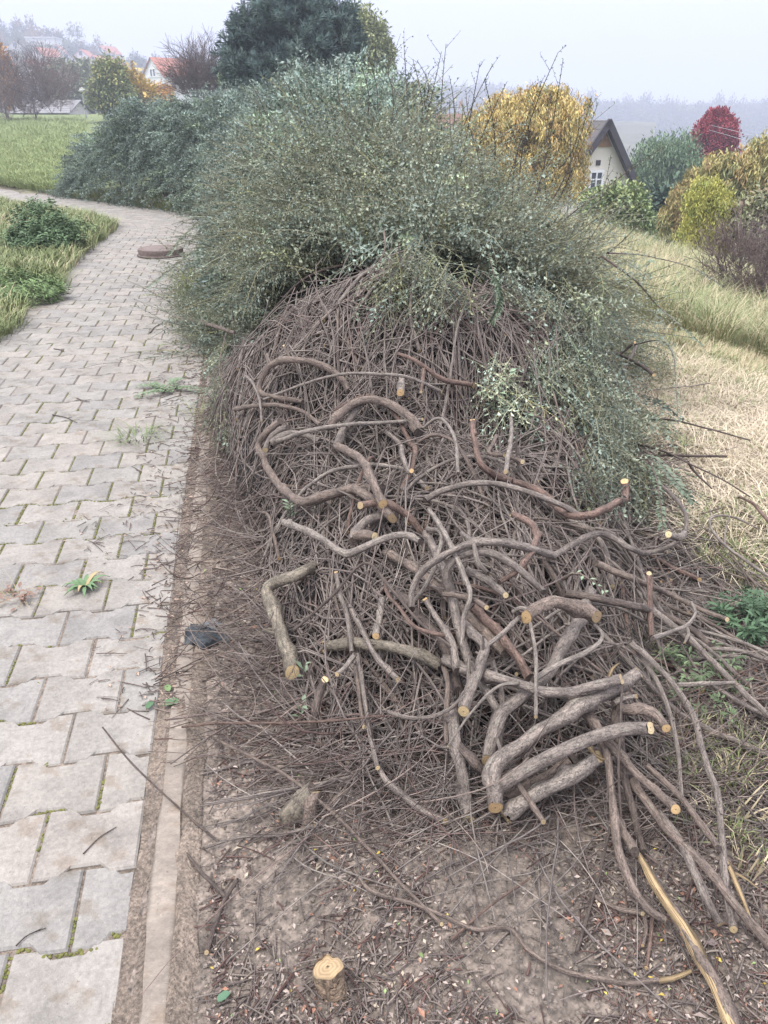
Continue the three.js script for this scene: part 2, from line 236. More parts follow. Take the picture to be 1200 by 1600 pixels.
// ------------------------------------------------------------------ the paved path
const pathGroup = thing('path', 'grey path of interlocking concrete blocks bending left past the hedge', 'path'); pathGroup.userData.kind = 'structure';
const joints = [];
{
  const bed = [], bi = [], bu = []; let n = 0;
  for (let a = -0.4; a <= 33; a += 0.12) { for (const q of [-0.07, PW * 0.25, PW * 0.5, PW * 0.75, PW + 0.05]) { const p = onPath(a, q, -0.0055); bed.push(p.x, p.y, p.z); bu.push(p.x / 0.5, p.z / 0.5); } if (n) for (let k = 0; k < 4; k++) { const o = (n - 1) * 5 + k; bi.push(o, o + 5, o + 1, o + 1, o + 5, o + 6); } n++; }
  const bm = new THREE.MeshStandardMaterial({ map: soilMap, bumpMap: soilBump, bumpScale: 0.006, color: L(0.47, 0.4, 0.34), roughness: 1 });
  part('joint_sand', raw(bed, bi, bu), bm, pathGroup);
  // outline of a block that is wide at its ends and waisted between them, in (q, a)
  const hw = BW / 2 - 0.0024, hi = BP / 2 + 0.0105 - 0.0034, lo = BP / 2 - 0.0105 - 0.0034, e1 = 0.052, e2 = 0.031;
  const full = [[-hw, -hi], [-e1, -hi], [-e2, -lo], [e2, -lo], [e1, -hi], [hw, -hi], [hw, hi], [e1, hi], [e2, lo], [-e2, lo], [-e1, hi], [-hw, hi]];
  const half = [[0.003, -lo], [e2, -lo], [e1, -hi], [hw, -hi], [hw, hi], [e1, hi], [e2, lo], [0.003, lo]];
  const block = (outline, seed) => {
    const R = RNG(seed), o2 = R() * 5, o3 = R() * 5, tilt = [(R() - 0.5) * 0.012, (R() - 0.5) * 0.012], pos = [], uv = [], idx = [], n = outline.length, y0 = (R() - 0.5) * 0.003;
    const pt = outline.map(([q, a]) => [q + (R() - 0.5) * 0.003, a + (R() - 0.5) * 0.003]);
    const cq = pt.reduce((s, p) => s + p[0], 0) / n;
    pt.forEach(([q, a]) => { const s = 1 - 0.0055 / Math.hypot(q - cq, a); pos.push((q - cq) * s + cq, y0 + q * tilt[0] + a * tilt[1], a * s); uv.push(q / 0.45 + o2, a / 0.45 + o3); });
    pt.forEach(([q, a]) => { pos.push(q, y0 - 0.0045, a); uv.push(q / 0.45 + o2, a / 0.45 + o3); });
    pt.forEach(([q, a]) => { pos.push(q, -0.03, a); uv.push(q / 0.45 + o2 + 0.05, a / 0.45 + o3); });
    const tri = THREE.ShapeUtils.triangulateShape(pt.map((p) => new THREE.Vector2(...p)), []); for (const t of tri) idx.push(t[0], t[2], t[1]);
    for (let r = 0; r < 2; r++) for (let k = 0; k < n; k++) { const a = r * n + k, b = r * n + (k + 1) % n; idx.push(a, b, a + n, b, b + n, a + n); }
    const g = raw(pos, idx, uv).toNonIndexed(); g.computeVertexNormals(); return g;
  };
  const FULL = Array.from({ length: 7 }, (_, i) => block(full, i + 1)), HALF = Array.from({ length: 4 }, (_, i) => block(half, i + 21)), HALFL = HALF.map((g) => { const c = g.clone(); c.rotateY(Math.PI); return c; });
  const tones = [[0.41, 0.4, 0.375], [0.44, 0.42, 0.39], [0.39, 0.38, 0.36], [0.45, 0.42, 0.385], [0.425, 0.405, 0.375], [0.38, 0.37, 0.355], [0.44, 0.415, 0.38]].map((c) => conc(...c));
  const all = [], R = RNG(5), m4 = new THREE.Matrix4();
  const rows = Math.floor(32 / BP);
  for (let i = -2; i < rows; i++) for (let j = 0; j < 8; j++) {
    const a = (i + 0.5) * BP - 0.0425, odd = ((i % 2) + 2) % 2 === 1; let q, list = FULL;
    if (odd) { q = (j + 0.5) * BW; if (j === 7) { list = HALFL; q = 7.5 * BW + 0.0; q = 7 * BW + BW / 2; } } else { q = j * BW; if (j === 0) list = HALF; }
    const p = onPath(a, q), i0 = clamp(Math.floor(Math.max(0, a) / 0.05), 0, edge.length - 1), th = edge[i0].th, k = Math.floor(R() * list.length), mat = Math.floor(R() * tones.length), flip = list === FULL && R() < 0.5;
    if (!inView(p, 1.6, 1.45)) continue;
    if (list === HALFL) { /* its waist edge lies along the left side of the path */ }
    const rot = th + (flip ? Math.PI : 0) + (R() - 0.5) * 0.008; p.y += (R() - 0.5) * 0.004;
    all.push({ p, rot, g: list[k], mat, d: p.distanceTo(EYE), seen: inView(p, 1.08, 1.06), list });
    const wav = (qq) => { const f = ((qq % BW) + BW) % BW, c = Math.min(f, BW - f); return c > 0.052 ? -1 : c < 0.031 ? 1 : lerp(1, -1, (c - 0.031) / 0.021); };
    for (let k2 = 0; k2 < 10; k2++) joints.push([a - BP / 2 - 0.0105 * (odd ? -1 : -1) * wav(odd ? q - BW / 2 + k2 * BW / 10 : q - BW / 2 + k2 * BW / 10) * (1), q - BW / 2 + k2 * BW / 10, 0]);
    for (let k2 = 0; k2 < 7; k2++) joints.push([a + (k2 - 3) * BP / 7, q + BW / 2, 1]);
  }
  all.sort((x, y) => y.seen - x.seen || x.d - y.d);
  const rest = tones.map(() => []);
  all.forEach((b, i) => {
    // local x is q (to the left), local z is a (forwards): left-handed, so mirror x
    m4.makeRotationY(b.rot).setPosition(b.p); const mm = m4.clone().multiply(new THREE.Matrix4().makeScale(-1, 1, -1));
    if (b.seen && i < 300) { const m = part('paving_block', b.g, tones[b.mat], pathGroup); m.name = i ? 'paving_block_' + String(i).padStart(3, '0') : 'paving_block'; m.applyMatrix4(mm); }
    else rest[b.mat].push(b.g.clone().applyMatrix4(mm));
  });
  const fr = merge(rest.filter((r) => r.length).map((r) => merge(r)), true), far = part('far_paving', fr, tones.filter((_, k) => rest[k].length), pathGroup); far.userData.kind = 'stuff';
  // narrow concrete edging, half buried
  const kerb = (a0, a1, seed) => {
    const pos = [], uv = [], idx = [], Rk = RNG(seed), N = 14, prof = [[-0.034, -0.05], [-0.035, 0.004], [-0.040, 0.010], [-0.062, 0.012], [-0.082, 0.011], [-0.087, 0.004], [-0.088, -0.05]];
    for (let i = 0; i <= N; i++) { const a = lerp(a0 + 0.004, a1 - 0.004, i / N); prof.forEach(([q, y], k) => { const w = (fbm(a * 9 + k, k * 3.3 + seed, 3) - 0.5) * 0.02; const p = onPath(a, q + w, y + (k > 0 && k < 6 ? w * 0.7 : 0)); pos.push(p.x, p.y, p.z); uv.push(q / 0.45 + k * 0.02 + Rk() * 0.0, a / 0.45); }); if (i) for (let k = 0; k < 6; k++) { const o = (i - 1) * 7 + k; idx.push(o, o + 1, o + 7, o + 1, o + 8, o + 7); } }
    return raw(pos, idx, uv);
  };
  const km = conc(0.4, 0.35, 0.3); for (let i = 0; i < 13; i++) part('kerb_stone', kerb(-0.3 + i, 0.7 + i, i), km, pathGroup).name = i ? 'kerb_stone_' + String(i).padStart(3, '0') : 'kerb_stone';
  // soil washed over the edging
  const strip = [], si = [], su = []; for (let i = 0; i <= 260; i++) { const a = -0.4 + i * 0.05; const y = [-0.003, -0.002, 0.003, 0.004, 0.006, 0.013, 0.0]; [0.006, -0.016, -0.034, -0.052, -0.078, -0.094, -0.13].forEach((q, k) => { const p = onPath(a, q + (noise(a * 14, k) - 0.5) * 0.016, y[k] + (fbm(a * 11, k * 5, 3) - 0.5) * (k > 1 ? 0.022 : 0.007)); strip.push(p.x, p.y, p.z); su.push(p.x / 0.4, p.z / 0.4); }); if (i) for (let k = 0; k < 6; k++) { const o = (i - 1) * 7 + k; si.push(o, o + 1, o + 7, o + 1, o + 8, o + 7); } }
  part('gap_soil', raw(strip, si, su), bm, pathGroup).userData.kind = 'stuff';
  // moss in the joints, in patches
  const mg = new THREE.IcosahedronGeometry(0.006, 1); { const p = mg.attributes.position, Rm = RNG(3); for (let i = 0; i < p.count; i++) p.setXYZ(i, p.getX(i) * (0.8 + 0.5 * hash(Math.round(p.getX(i) * 1e5), 1)), p.getY(i) * 0.6, p.getZ(i) * (0.8 + 0.5 * hash(Math.round(p.getZ(i) * 1e5), 2))); mg.computeVertexNormals(); }
  const mm = [], mc = [], Rm = RNG(77);
  for (const [a, q, v] of joints) { const p = onPath(a, q), d = -p.z; if (d > 9 || q < 0.02) continue; const k = fbm(p.x * 2.2 + 7, p.z * 2.2, 3) * 0.55 + 0.45 * noise(p.x * 7, p.z * 7) + (d > 1.8 && d < 4 && q < 0.95 ? 0.13 : 0) + (v ? 0.02 : 0); if (k < 0.525 || Rm() < 0.1) continue; for (let t = 0; t < 6; t++) { mm.push(new THREE.Matrix4().compose(V(p.x + (Rm() - 0.5) * 0.02 * (v ? 0.4 : 1), -0.006 + Rm() * 0.003, p.z + (Rm() - 0.5) * 0.02 * (v ? 1 : 0.4)), new THREE.Quaternion().setFromAxisAngle(V(0, 1, 0), Rm() * 6), V(0.3 + Rm() * 0.4, 0.4 + Rm() * 0.5, 0.3 + Rm() * 0.4))); const g = Rm(); mc.push(L(0.085 + 0.06 * g, 0.09 + 0.055 * g, 0.025 + 0.015 * g)); } }
  inst('moss', mg, new THREE.MeshStandardMaterial({ roughness: 1 }), mm, mc, pathGroup);
}

// ------------------------------------------------------------------ the heap: packed fine twigs first
const heapDir = (x, s, R, spread) => { // how a cut stem lies: fanned out from the middle of the shrub, butt towards the viewer
  const tt = Math.abs((x - XC(s)) / WC(s)), dx = (x - 0.3) * (1 - 0.6 * smooth(0.5, 0.95, tt)), ds = s - 5.0, ly = Math.floor(R() * 4) * 31, a = Math.atan2(dx, ds) + ((noise(x * 4.2 + ly, s * 4.2 + ly) - 0.5) * 1.5 + (R() - 0.5) * 0.4) * spread * (1 - 0.5 * smooth(0.5, 0.95, tt)); const ux = Math.sin(a), us = Math.cos(a), e = 0.12;
  const h = (heap(x + ux * e, s + us * e) - heap(x - ux * e, s - us * e)) / (2 * e);
  return V(ux, clamp(h, -0.9, 0.9), -us).normalize();
};
{
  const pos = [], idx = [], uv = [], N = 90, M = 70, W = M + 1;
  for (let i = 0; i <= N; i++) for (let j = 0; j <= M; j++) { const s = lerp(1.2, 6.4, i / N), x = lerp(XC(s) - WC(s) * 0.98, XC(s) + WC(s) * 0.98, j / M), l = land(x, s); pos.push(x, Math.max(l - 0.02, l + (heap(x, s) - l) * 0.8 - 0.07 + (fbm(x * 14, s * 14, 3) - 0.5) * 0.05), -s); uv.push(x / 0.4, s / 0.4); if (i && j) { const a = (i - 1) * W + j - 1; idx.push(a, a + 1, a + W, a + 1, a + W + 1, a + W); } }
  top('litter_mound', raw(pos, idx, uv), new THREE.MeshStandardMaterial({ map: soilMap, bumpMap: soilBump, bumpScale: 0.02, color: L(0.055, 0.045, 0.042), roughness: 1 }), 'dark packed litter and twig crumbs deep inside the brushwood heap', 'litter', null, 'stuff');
}
function twigGeo(seed, len, r, bend, forks) {
  const R = RNG(seed), g = [], d = V((R() - 0.5) * 0.3, 1, (R() - 0.5) * 0.3), pts = [V(0, 0, 0)]; const b = V((R() - 0.5) * bend, 0, (R() - 0.5) * bend);
  for (let i = 0; i < 5; i++) { d.add(b.clone().multiplyScalar(0.8)).add(V((R() - 0.5) * 0.4, 0, (R() - 0.5) * 0.4)).normalize(); pts.push(pts[i].clone().addScaledVector(d, len / 5)); }
  const m = limb(pts, r, r * 0.45, { rad: 4, step: len / 6, wob: 0.05, seed }); g.push(m.geo);
  for (let k = 0; k < forks; k++) { const t = 0.2 + 0.6 * R(), p = m.curve.getPoint(t), T = m.curve.getTangent(t), e = T.clone().multiplyScalar(0.7).add(V(R() - 0.5, 0, R() - 0.5).normalize().multiplyScalar(0.7)).normalize(), l = len * (0.2 + 0.3 * R()); g.push(limb([p, p.clone().addScaledVector(e, l * 0.5).add(V(0, l * 0.05, 0)), p.clone().addScaledVector(e, l).addScaledVector(T, l * 0.2)], r * 0.55, r * 0.3, { rad: 3, step: l / 3, wob: 0, seed: seed + k }).geo); }
  return merge(g);
}
const twigMat = new THREE.MeshStandardMaterial({ map: barkMap, color: L(1, 1, 1), roughness: 0.85 }), twigVc = new THREE.MeshStandardMaterial({ map: barkMap, vertexColors: true, roughness: 0.85 });
const TW = Array.from({ length: 12 }, (_, i) => twigGeo(100 + i, 0.34 + 0.04 * (i % 5), 0.0022 + 0.0006 * (i % 4), 0.45 + 0.2 * (i % 5), i % 3));
const twigTone = (R) => { const k = R(), b = 0.35 + 1.15 * R() * (0.4 + 0.6 * R()) + 0.15; return k < 0.58 ? L(0.48 * b, 0.435 * b, 0.41 * b) : k < 0.74 ? L(0.39 * b, 0.285 * b, 0.26 * b) : L(0.72 * b, 0.66 * b, 0.6 * b); };
// a line that follows the surface of the heap from a foot upwards: how cut wood lies on a heap
function drape(x, s, ang, len, n, curl, lift, arch, R) {
  const out = []; let a = ang, c = curl;
  for (let i = 0; i <= n; i++) { out.push(V(x, Math.max(land(x, s) + 0.006, heap(x, s) + lift + arch * Math.sin(Math.PI * i / n)), -s)); x += Math.sin(a) * len / n; s += Math.cos(a) * len / n; a += c * len / n + (R() - 0.5) * 0.22; c += (R() - 0.5) * 1.6; }
  return out;
}
const lie = (x, s, R, cross) => { // heading, away from the viewer, of wood lying at this place
  const ly = Math.floor(R() * 4) * 31, tt = clamp((x - XC(s)) / WC(s), -1, 1), up = smooth(2.5, 3.3, s);
  let a = Math.atan2((0.25 - x) * (1 - 0.45 * Math.abs(tt)), 5.0 - s) + (noise(x * 3.6 + ly, s * 3.6 + ly) - 0.5) * (1.9 + 1.6 * up) + (R() - 0.5) * 0.5;
  if (R() < cross) a += (R() - 0.5) * 3.2; return a;
};
function lines() { // gathers thin stems into one mesh
  const P = [], N = [], U = [], C = [], I = []; const T = new THREE.Vector3(), nrm = new THREE.Vector3(), B = new THREE.Vector3();
  return { add(pts, r0, r1, sides, c) {
    nrm.set(0, 1, 0.01); const o = P.length / 3, n = pts.length, uo = o * 0.37;
    for (let i = 0; i < n; i++) { T.subVectors(pts[Math.min(n - 1, i + 1)], pts[Math.max(0, i - 1)]).normalize(); nrm.addScaledVector(T, -nrm.dot(T)).normalize(); B.crossVectors(T, nrm); const r = lerp(r0, r1, i / (n - 1));
      for (let k = 0; k <= sides; k++) { const q = k / sides * 6.2832, ca = Math.cos(q), sa = Math.sin(q), x = nrm.x * ca + B.x * sa, y = nrm.y * ca + B.y * sa, z = nrm.z * ca + B.z * sa; P.push(pts[i].x + x * r, pts[i].y + y * r, pts[i].z + z * r); N.push(x, y, z); U.push(k / sides, uo + i * 0.3); C.push(c.r, c.g, c.b); }
      if (i) for (let k = 0; k < sides; k++) { const a = o + (i - 1) * (sides + 1) + k, b = a + sides + 1; I.push(a, a + 1, b, b, a + 1, b + 1); } }
  }, mesh(name, mat, parent) { const g = new THREE.BufferGeometry(); for (const [k, v, m] of [['position', P, 3], ['normal', N, 3], ['uv', U, 2], ['color', C, 3]]) g.setAttribute(k, new THREE.BufferAttribute(new Float32Array(v), m)); g.setIndex(new THREE.BufferAttribute(new Uint32Array(I), 1)); const m = part(name, g, mat, parent); m.userData.kind = 'stuff'; return m; } };
}
{
  const R = RNG(41), tw = lines();
  for (let i = 0; i < 15500; i++) {
    const s = 1.26 + Math.pow(R(), 0.85) * 3.1, t = R() * 2 - 1, x = XC(s) + t * WC(s) * (0.99 + 0.1 * R() * R()), h = heap(x, s), l = land(x, s); if (h - l < 0.03 && R() < 0.4) continue;
    const room = clamp((h - l) / 0.16, 0.1, 1), lift = (-0.016 - 0.03 * smooth(2.6, 1.8, s) - 0.15 * Math.pow(R(), 1.2) + (R() < 0.1 ? 0.05 * R() : 0)) * room, md = i % 6 === 0, len = (md ? 0.34 : 0.2) + 0.34 * R();
    const pts = drape(x, s, lie(x, s, R, md ? 0.6 : 0.36), len, 6, (R() - 0.5) * (md ? 7 : 5), md ? (0.015 - 0.06 * R()) * room : lift, 0.035 * (R() - 0.3), R), e = pts[6]; if (Math.max(pathAQ(e.x, -e.z)[1], pathAQ(x, s)[1]) > -0.03 && R() > 0.05) continue;
    if (R() < 0.4) { const k = 0.04 + 0.15 * R() * R(); pts.forEach((p, q) => { p.y += k * (q / 6) ** 2; }); } const mid = i % 6 === 0, r = mid ? 0.003 + 0.0034 * R() * R() : 0.0015 + 0.0022 * R() * R(), c = twigTone(R); if (!mid && R() < 0.58 - 0.3 * smooth(2.5, 3.0, s)) continue; if (!mid && lift > -0.075 * room && noise(x * 6.5 + 3, s * 6.5) < 0.36) continue; if (mid) c.lerp(L(0.42, 0.36, 0.32), 0.6); tw.add(pts, r, r * 0.5, 4, c);
    if (R() < 0.35) { const p = pts[2 + Math.floor(R() * 3)], d = e.clone().sub(pts[0]).normalize().add(V((R() - 0.5) * 1.2, 0.3 * R(), (R() - 0.5) * 1.2)).multiplyScalar(0.1 + 0.1 * R()); tw.add([p, p.clone().addScaledVector(d, 0.5), p.clone().add(d).add(V(0, 0.01, 0))], r * 0.6, r * 0.35, 3, c); }
  }
  for (let i = 0; i < 1250; i++) { // loose ones around the foot
    const right = R() < 0.62, s = right ? 1.1 + 1.7 * R() : 1.08 + 0.35 * R(), x = right ? XC(s) + WC(s) * (0.9 + 0.5 * R()) + 0.25 * R() : -0.2 + 1.2 * R(), a = right ? -0.55 + (R() - 0.5) * 2 : R() * 6.28, r = 0.0013 + 0.0022 * R() * R();
    const pts = drape(x, s, a, 0.15 + 0.3 * R(), 6, (R() - 0.5) * 4, 0.004 + 0.02 * R() * R(), 0.02 * R(), R); if (pathAQ(pts[6].x, -pts[6].z)[1] > 0) continue; tw.add(pts, r, r * 0.5, 4, twigTone(R).multiplyScalar(0.85));
  }
  const o = thing('twig_tangle', 'dense tangle of thin grey and reddish twigs filling the heap', 'twigs'); o.userData.kind = 'stuff'; tw.mesh('twig_mass', twigVc, o);
}
// ------------------------------------------------------------------ cut branches that stand out, one thing each
let bseed = 1;
function branch(label, mat, pts, w0, w1, o = {}) {
  const P = pts.map(([x, y, l]) => hit(x, y, heap, l + (l > 0.03 ? 0.022 : 0))); const dep = (p) => (EYE.y - p.y) * Math.sin(PITCH) + (-p.z) * Math.cos(PITCH);
  const SL = 0.92, r0 = SL * w0 / 2 * dep(P[0]) / FOC, r1 = SL * w1 / 2 * dep(P[P.length - 1]) / FOC, base = P[0].clone(), seed = bseed++;
  const t = thing(o.name || 'cut_branch', label, o.cat || 'branch', base, o.group);
  const Q = P.map((p) => p.clone().sub(base));
  const lb = limb(Q, r0, r1, { rad: Math.max(r0, r1) > 0.008 ? 12 : 7, step: Math.max(0.008, Math.min(r0, r1) * 0.9), seed, wander: 0.28, eye: EYE.clone().sub(base), knots: (o.knots ?? (Math.max(r0, r1) > 0.008 ? 6 : 3)) + Math.round(Q.length / 2), wob: 0.09 });
  part('stem', lb.geo, mat, t);
  const ends = o.cut ?? '1'; if (ends.includes('0')) part('cut_face', face(lb.ends[0]), cutMats[seed % 5], t); if (ends.includes('1')) part('cut_face', face(lb.ends[1]), cutMats[(seed * 3 + 1) % 5], t);
  for (const k of [0, 1]) if (!ends.includes(String(k))) part('blunt_end', face(lb.ends[k]), BARK.dark, t);
  for (const [sp, a, b, e] of o.side ?? []) { const S = sp.map(([x, y, l]) => hit(x, y, heap, l + (l > 0.03 ? 0.022 : 0)).sub(base)), d0 = dep(S[0].clone().add(base)), d1 = dep(S[S.length - 1].clone().add(base)); const sb = limb(S, a / 2 * d0 / FOC, b / 2 * d1 / FOC, { rad: a > 9 ? 10 : 6, step: 0.012, seed: seed + 500, eye: EYE.clone().sub(base), knots: 2 }); const f = part('fork', sb.geo, e?.m ?? mat, t); part(e?.open ? 'blunt_end' : 'cut_face', face(sb.ends[1]), e?.open ? BARK.dark : cutMats[(seed + 2) % 5], f); }
  for (const [sp, a, b] of o.split ?? []) { const S = sp.map(([x, y, l]) => hit(x, y, heap, l).sub(base)); const sb = limb(S, a / 2 * 1.7 / FOC, b / 2 * 1.5 / FOC, { rad: 9, step: 0.012, seed: seed + 900, wob: 0.34, flat: 0.34, wander: 0.3 }); part('split_wood', merge([sb.geo, face(sb.ends[1])]), splitMat, t); if (S.length > 3) part('bark_strip', limb(S.map((p) => p.clone().add(V(0.004, -0.006, 0))), a / 2 * 1.65 / FOC, b * 0.85 / 2 * 1.5 / FOC, { rad: 9, step: 0.014, seed: seed + 950, wob: 0.2, flat: 0.55, wander: 0.5, knots: 3 }).geo, mat, t); }
  const R = RNG(seed * 31); // snags: short stubs left by trimmed twigs
  for (let i = 0; i < (o.stubs ?? (lb.len > 0.25 ? 3 : lb.len > 0.12 ? 1 : 0)); i++) { const u = 0.15 + 0.7 * R(), p = lb.curve.getPointAt(u), T = lb.curve.getTangentAt(u), n = V(R() - 0.5, R() * 0.8, R() - 0.5).cross(T).normalize(), r = lerp(r0, r1, u), l = r * (1.5 + 3.2 * R() * R()); const sb = limb([p, p.clone().addScaledVector(n, l).addScaledVector(T, l * 0.4)], r * 0.34, r * 0.24, { rad: 5, step: 0.006, seed: seed + i }); part('stub', merge([sb.geo, face(sb.ends[1])]), mat, t); }
  return t;
}
const { grey: G, brown: B, red: Rd, pale: Pl, dark: D, olive: O } = BARK;
// the big forked pieces at the front
branch('thick grey forked branch with a round yellow butt, foremost in the middle of the heap', G, [[774, 1262, 0.05], [771, 1228, 0.075], [774, 1196, 0.095], [800, 1172, 0.1], [845, 1142, 0.11], [900, 1110, 0.11], [955, 1078, 0.1], [999, 1051, 0.1]], 27, 21, { cut: '01', knots: 7, side: [[[[777, 1232, 0.06], [800, 1216, 0.09], [850, 1187, 0.12], [915, 1158, 0.135], [975, 1140, 0.14], [1016, 1137, 0.14]], 23, 20]] });
branch('pale grey log with bitten yellow end lying beside the foremost forked branch', Pl, [[790, 1276, 0.025], [812, 1258, 0.04], [850, 1236, 0.05], [895, 1212, 0.07], [936, 1182, 0.08]], 27, 23, { cut: '01', split: [[[[922, 1168, 0.1], [930, 1180, 0.11], [945, 1186, 0.11]], 9, 3]] });
branch('brown log half hidden between the forked branch and the pale log', B, [[789, 1254, 0.01], [820, 1234, 0.03], [860, 1211, 0.045], [896, 1186, 0.05]], 23, 20, { cut: '' });
branch('grey Y shaped branch with chewed yellow butt above the foremost one', G, [[762, 1189, 0.05], [770, 1150, 0.07], [784, 1116, 0.09], [818, 1086, 0.09], [852, 1056, 0.08], [882, 1008, 0.075], [908, 960, 0.07], [925, 920, 0.05]], 22, 20, { cut: '0', side: [[[[783, 1118, 0.08], [768, 1094, 0.08], [748, 1060, 0.06], [738, 1030, 0.04]], 13, 11, { open: 1 }]] });
branch('sloping grey branch with a rough yellow cut end hanging from a fork', G, [[725, 1112, 0.1], [737, 1076, 0.12], [750, 1036, 0.13], [757, 1011, 0.13], [735, 985, 0.09], [716, 968, 0.06]], 19, 15, { cut: '0', side: [[[[757, 1012, 0.13], [785, 990, 0.14], [812, 964, 0.15]], 8, 7, { open: 1, m: Pl }]] });
branch('short arched brown branch with a bright orange cut end over the heap', B, [[822, 966, 0.15], [838, 950, 0.165], [866, 942, 0.17], [900, 946, 0.17], [932, 963, 0.165]], 20, 22, { cut: '01', side: [[[[830, 955, 0.16], [815, 950, 0.15], [800, 957, 0.12]], 8, 6, { open: 1, m: Pl }]] });
branch('long wavy grey branch crossing the heap with a splintered yellow end', G, [[690, 1028, 0.04], [720, 1044, 0.06], [760, 1054, 0.11], [805, 1066, 0.13], [850, 1081, 0.13], [885, 1082, 0.13], [930, 1072, 0.135], [971, 1062, 0.14]], 17, 18, { split: [[[[952, 1058, 0.15], [958, 1044, 0.16], [968, 1036, 0.17]], 8, 3]] });
branch('upright grey log with a slanted yellow base left of the foremost butt', G, [[732, 1284, 0.0], [728, 1250, 0.02], [719, 1200, 0.04], [711, 1150, 0.05], [706, 1105, 0.04]], 23, 20, { cut: '0', tilt: 0.6 });
branch('dark curved limb tucked between the upright log and the forked branch', D, [[768, 1216, 0.03], [740, 1190, 0.05], [716, 1162, 0.05], [700, 1120, 0.03]], 16, 13, { cut: '' });
branch('mossy grey elbow shaped log with a round cut face near the plastic scrap', O, [[457, 1049, 0.045], [443, 1003, 0.1], [427, 952, 0.13], [417, 922, 0.14], [432, 910, 0.13], [462, 898, 0.09], [492, 884, 0.02]], 27, 17, { cut: '0', knots: 6, tilt: 0.15 });
branch('horizontal mossy log across the lower middle of the heap', O, [[505, 1009, 0.03], [560, 1006, 0.045], [612, 1011, 0.05], [655, 1024, 0.05], [692, 1042, 0.03]], 20, 18, { cut: '0' });
branch('C shaped brown branch at the left end of the heap', B, [[438, 658, 0.06], [414, 678, 0.075], [403, 696, 0.08], [412, 716, 0.08], [424, 742, 0.07], [446, 768, 0.06], [474, 784, 0.05], [510, 774, 0.05], [560, 764, 0.04], [596, 764, 0.03]], 11, 16, { cut: '' });
branch('short grey limb with a pale cut tip inside the C shaped branch', G, [[415, 703, 0.1], [420, 688, 0.1], [434, 674, 0.09], [450, 668, 0.06]], 9, 9, { cut: '0' });
branch('grey limb running from the bend of the C shaped branch', G, [[424, 695, 0.07], [440, 682, 0.07], [468, 678, 0.05], [500, 690, 0.03]], 14, 9, { cut: '' });
branch('arched brown branch over the dark hollow on the upper left', B, [[546, 612, 0.03], [533, 592, 0.06], [508, 573, 0.085], [476, 564, 0.1], [446, 563, 0.1], [422, 572, 0.095], [409, 592, 0.09], [405, 610, 0.08], [428, 620, 0.06], [474, 628, 0.04]], 12, 8, { cut: '', side: [[[[455, 563, 0.1], [447, 548, 0.11], [443, 540, 0.12]], 5, 4], [[[424, 570, 0.09], [419, 560, 0.1], [418, 552, 0.1]], 5, 4]] });
branch('thin hooked twig hanging at the left edge of the upper heap', G, [[385, 588, 0.08], [397, 602, 0.1], [405, 622, 0.1], [409, 658, 0.1]], 6, 4);
branch('low brown limb behind the C shaped branch', B, [[366, 640, 0.04], [400, 634, 0.06], [440, 634, 0.06], [470, 642, 0.05], [500, 664, 0.04]], 7, 7, { cut: '' });
branch('broad brown arch in the middle of the heap', B, [[512, 668, 0.04], [528, 652, 0.07], [548, 634, 0.095], [572, 625, 0.1], [600, 628, 0.1], [628, 643, 0.09], [648, 660, 0.08], [654, 676, 0.06]], 13, 15, { cut: '' });
branch('limb standing under the left foot of the broad arch', G, [[568, 624, 0.07], [550, 650, 0.06], [534, 676, 0.05], [524, 700, 0.045]], 11, 12, { cut: '' });
branch('S shaped brown branch ending in a round pale cut above the twin cut ends', B, [[524, 696, 0.06], [538, 703, 0.08], [560, 714, 0.09], [574, 734, 0.1], [588, 766, 0.11], [598, 788, 0.115]], 12, 15, { tilt: 0.15 });
branch('brown log with round pale cut just below the S shaped branch', B, [[552, 763, 0.06], [568, 772, 0.07], [592, 788, 0.08], [612, 809, 0.085]], 13, 14, { tilt: 0.15 });
branch('stubby reddish log with its cut end facing left below the S shaped branch', Rd, [[563, 790, 0.09], [585, 786, 0.09], [612, 790, 0.08], [640, 808, 0.05], [664, 838, 0.03]], 12, 12, { cut: '0' });
branch('brown butt with two pale cut ends side by side under the S shaped branch', B, [[586, 838, 0.06], [568, 836, 0.06], [552, 838, 0.05]], 13, 12, { cut: '01' });
branch('grey knee shaped log behind the twin pale cut ends', G, [[604, 806, 0.04], [580, 810, 0.05], [562, 824, 0.05], [552, 846, 0.04]], 15, 15, { cut: '' });
branch('long grey branch bent like a bird in flight across the middle', Pl, [[442, 816, 0.08], [470, 825, 0.11], [504, 842, 0.13], [530, 860, 0.13], [546, 866, 0.13], [565, 857, 0.14], [600, 842, 0.145], [632, 836, 0.14], [657, 846, 0.12]], 11, 11, { cut: '0' });
branch('tall grey hoop, the outer of two arches in the middle right', G, [[643, 952, 0.1], [644, 922, 0.13], [660, 893, 0.16], [690, 869, 0.18], [730, 852, 0.19], [776, 847, 0.18], [825, 856, 0.15], [870, 870, 0.1]], 11, 13, { cut: '' });
branch('tall grey hoop, the inner of two arches in the middle right', G, [[706, 930, 0.08], [697, 902, 0.12], [704, 880, 0.15], [725, 866, 0.165], [762, 863, 0.165], [796, 878, 0.15], [822, 898, 0.13], [850, 925, 0.1]], 14, 11, { cut: '' });
branch('reddish hooked branch hanging on the right foot of the twin arches', Rd, [[800, 802, 0.1], [830, 818, 0.12], [839, 836, 0.13], [828, 866, 0.14], [808, 892, 0.13], [780, 910, 0.1]], 11, 9, { cut: '0' });
branch('long low grey bow spanning the upper right of the heap', G, [[664, 782, 0.08], [686, 769, 0.11], [730, 757, 0.13], [780, 757, 0.135], [830, 770, 0.13], [880, 790, 0.12], [906, 805, 0.1]], 10, 9);
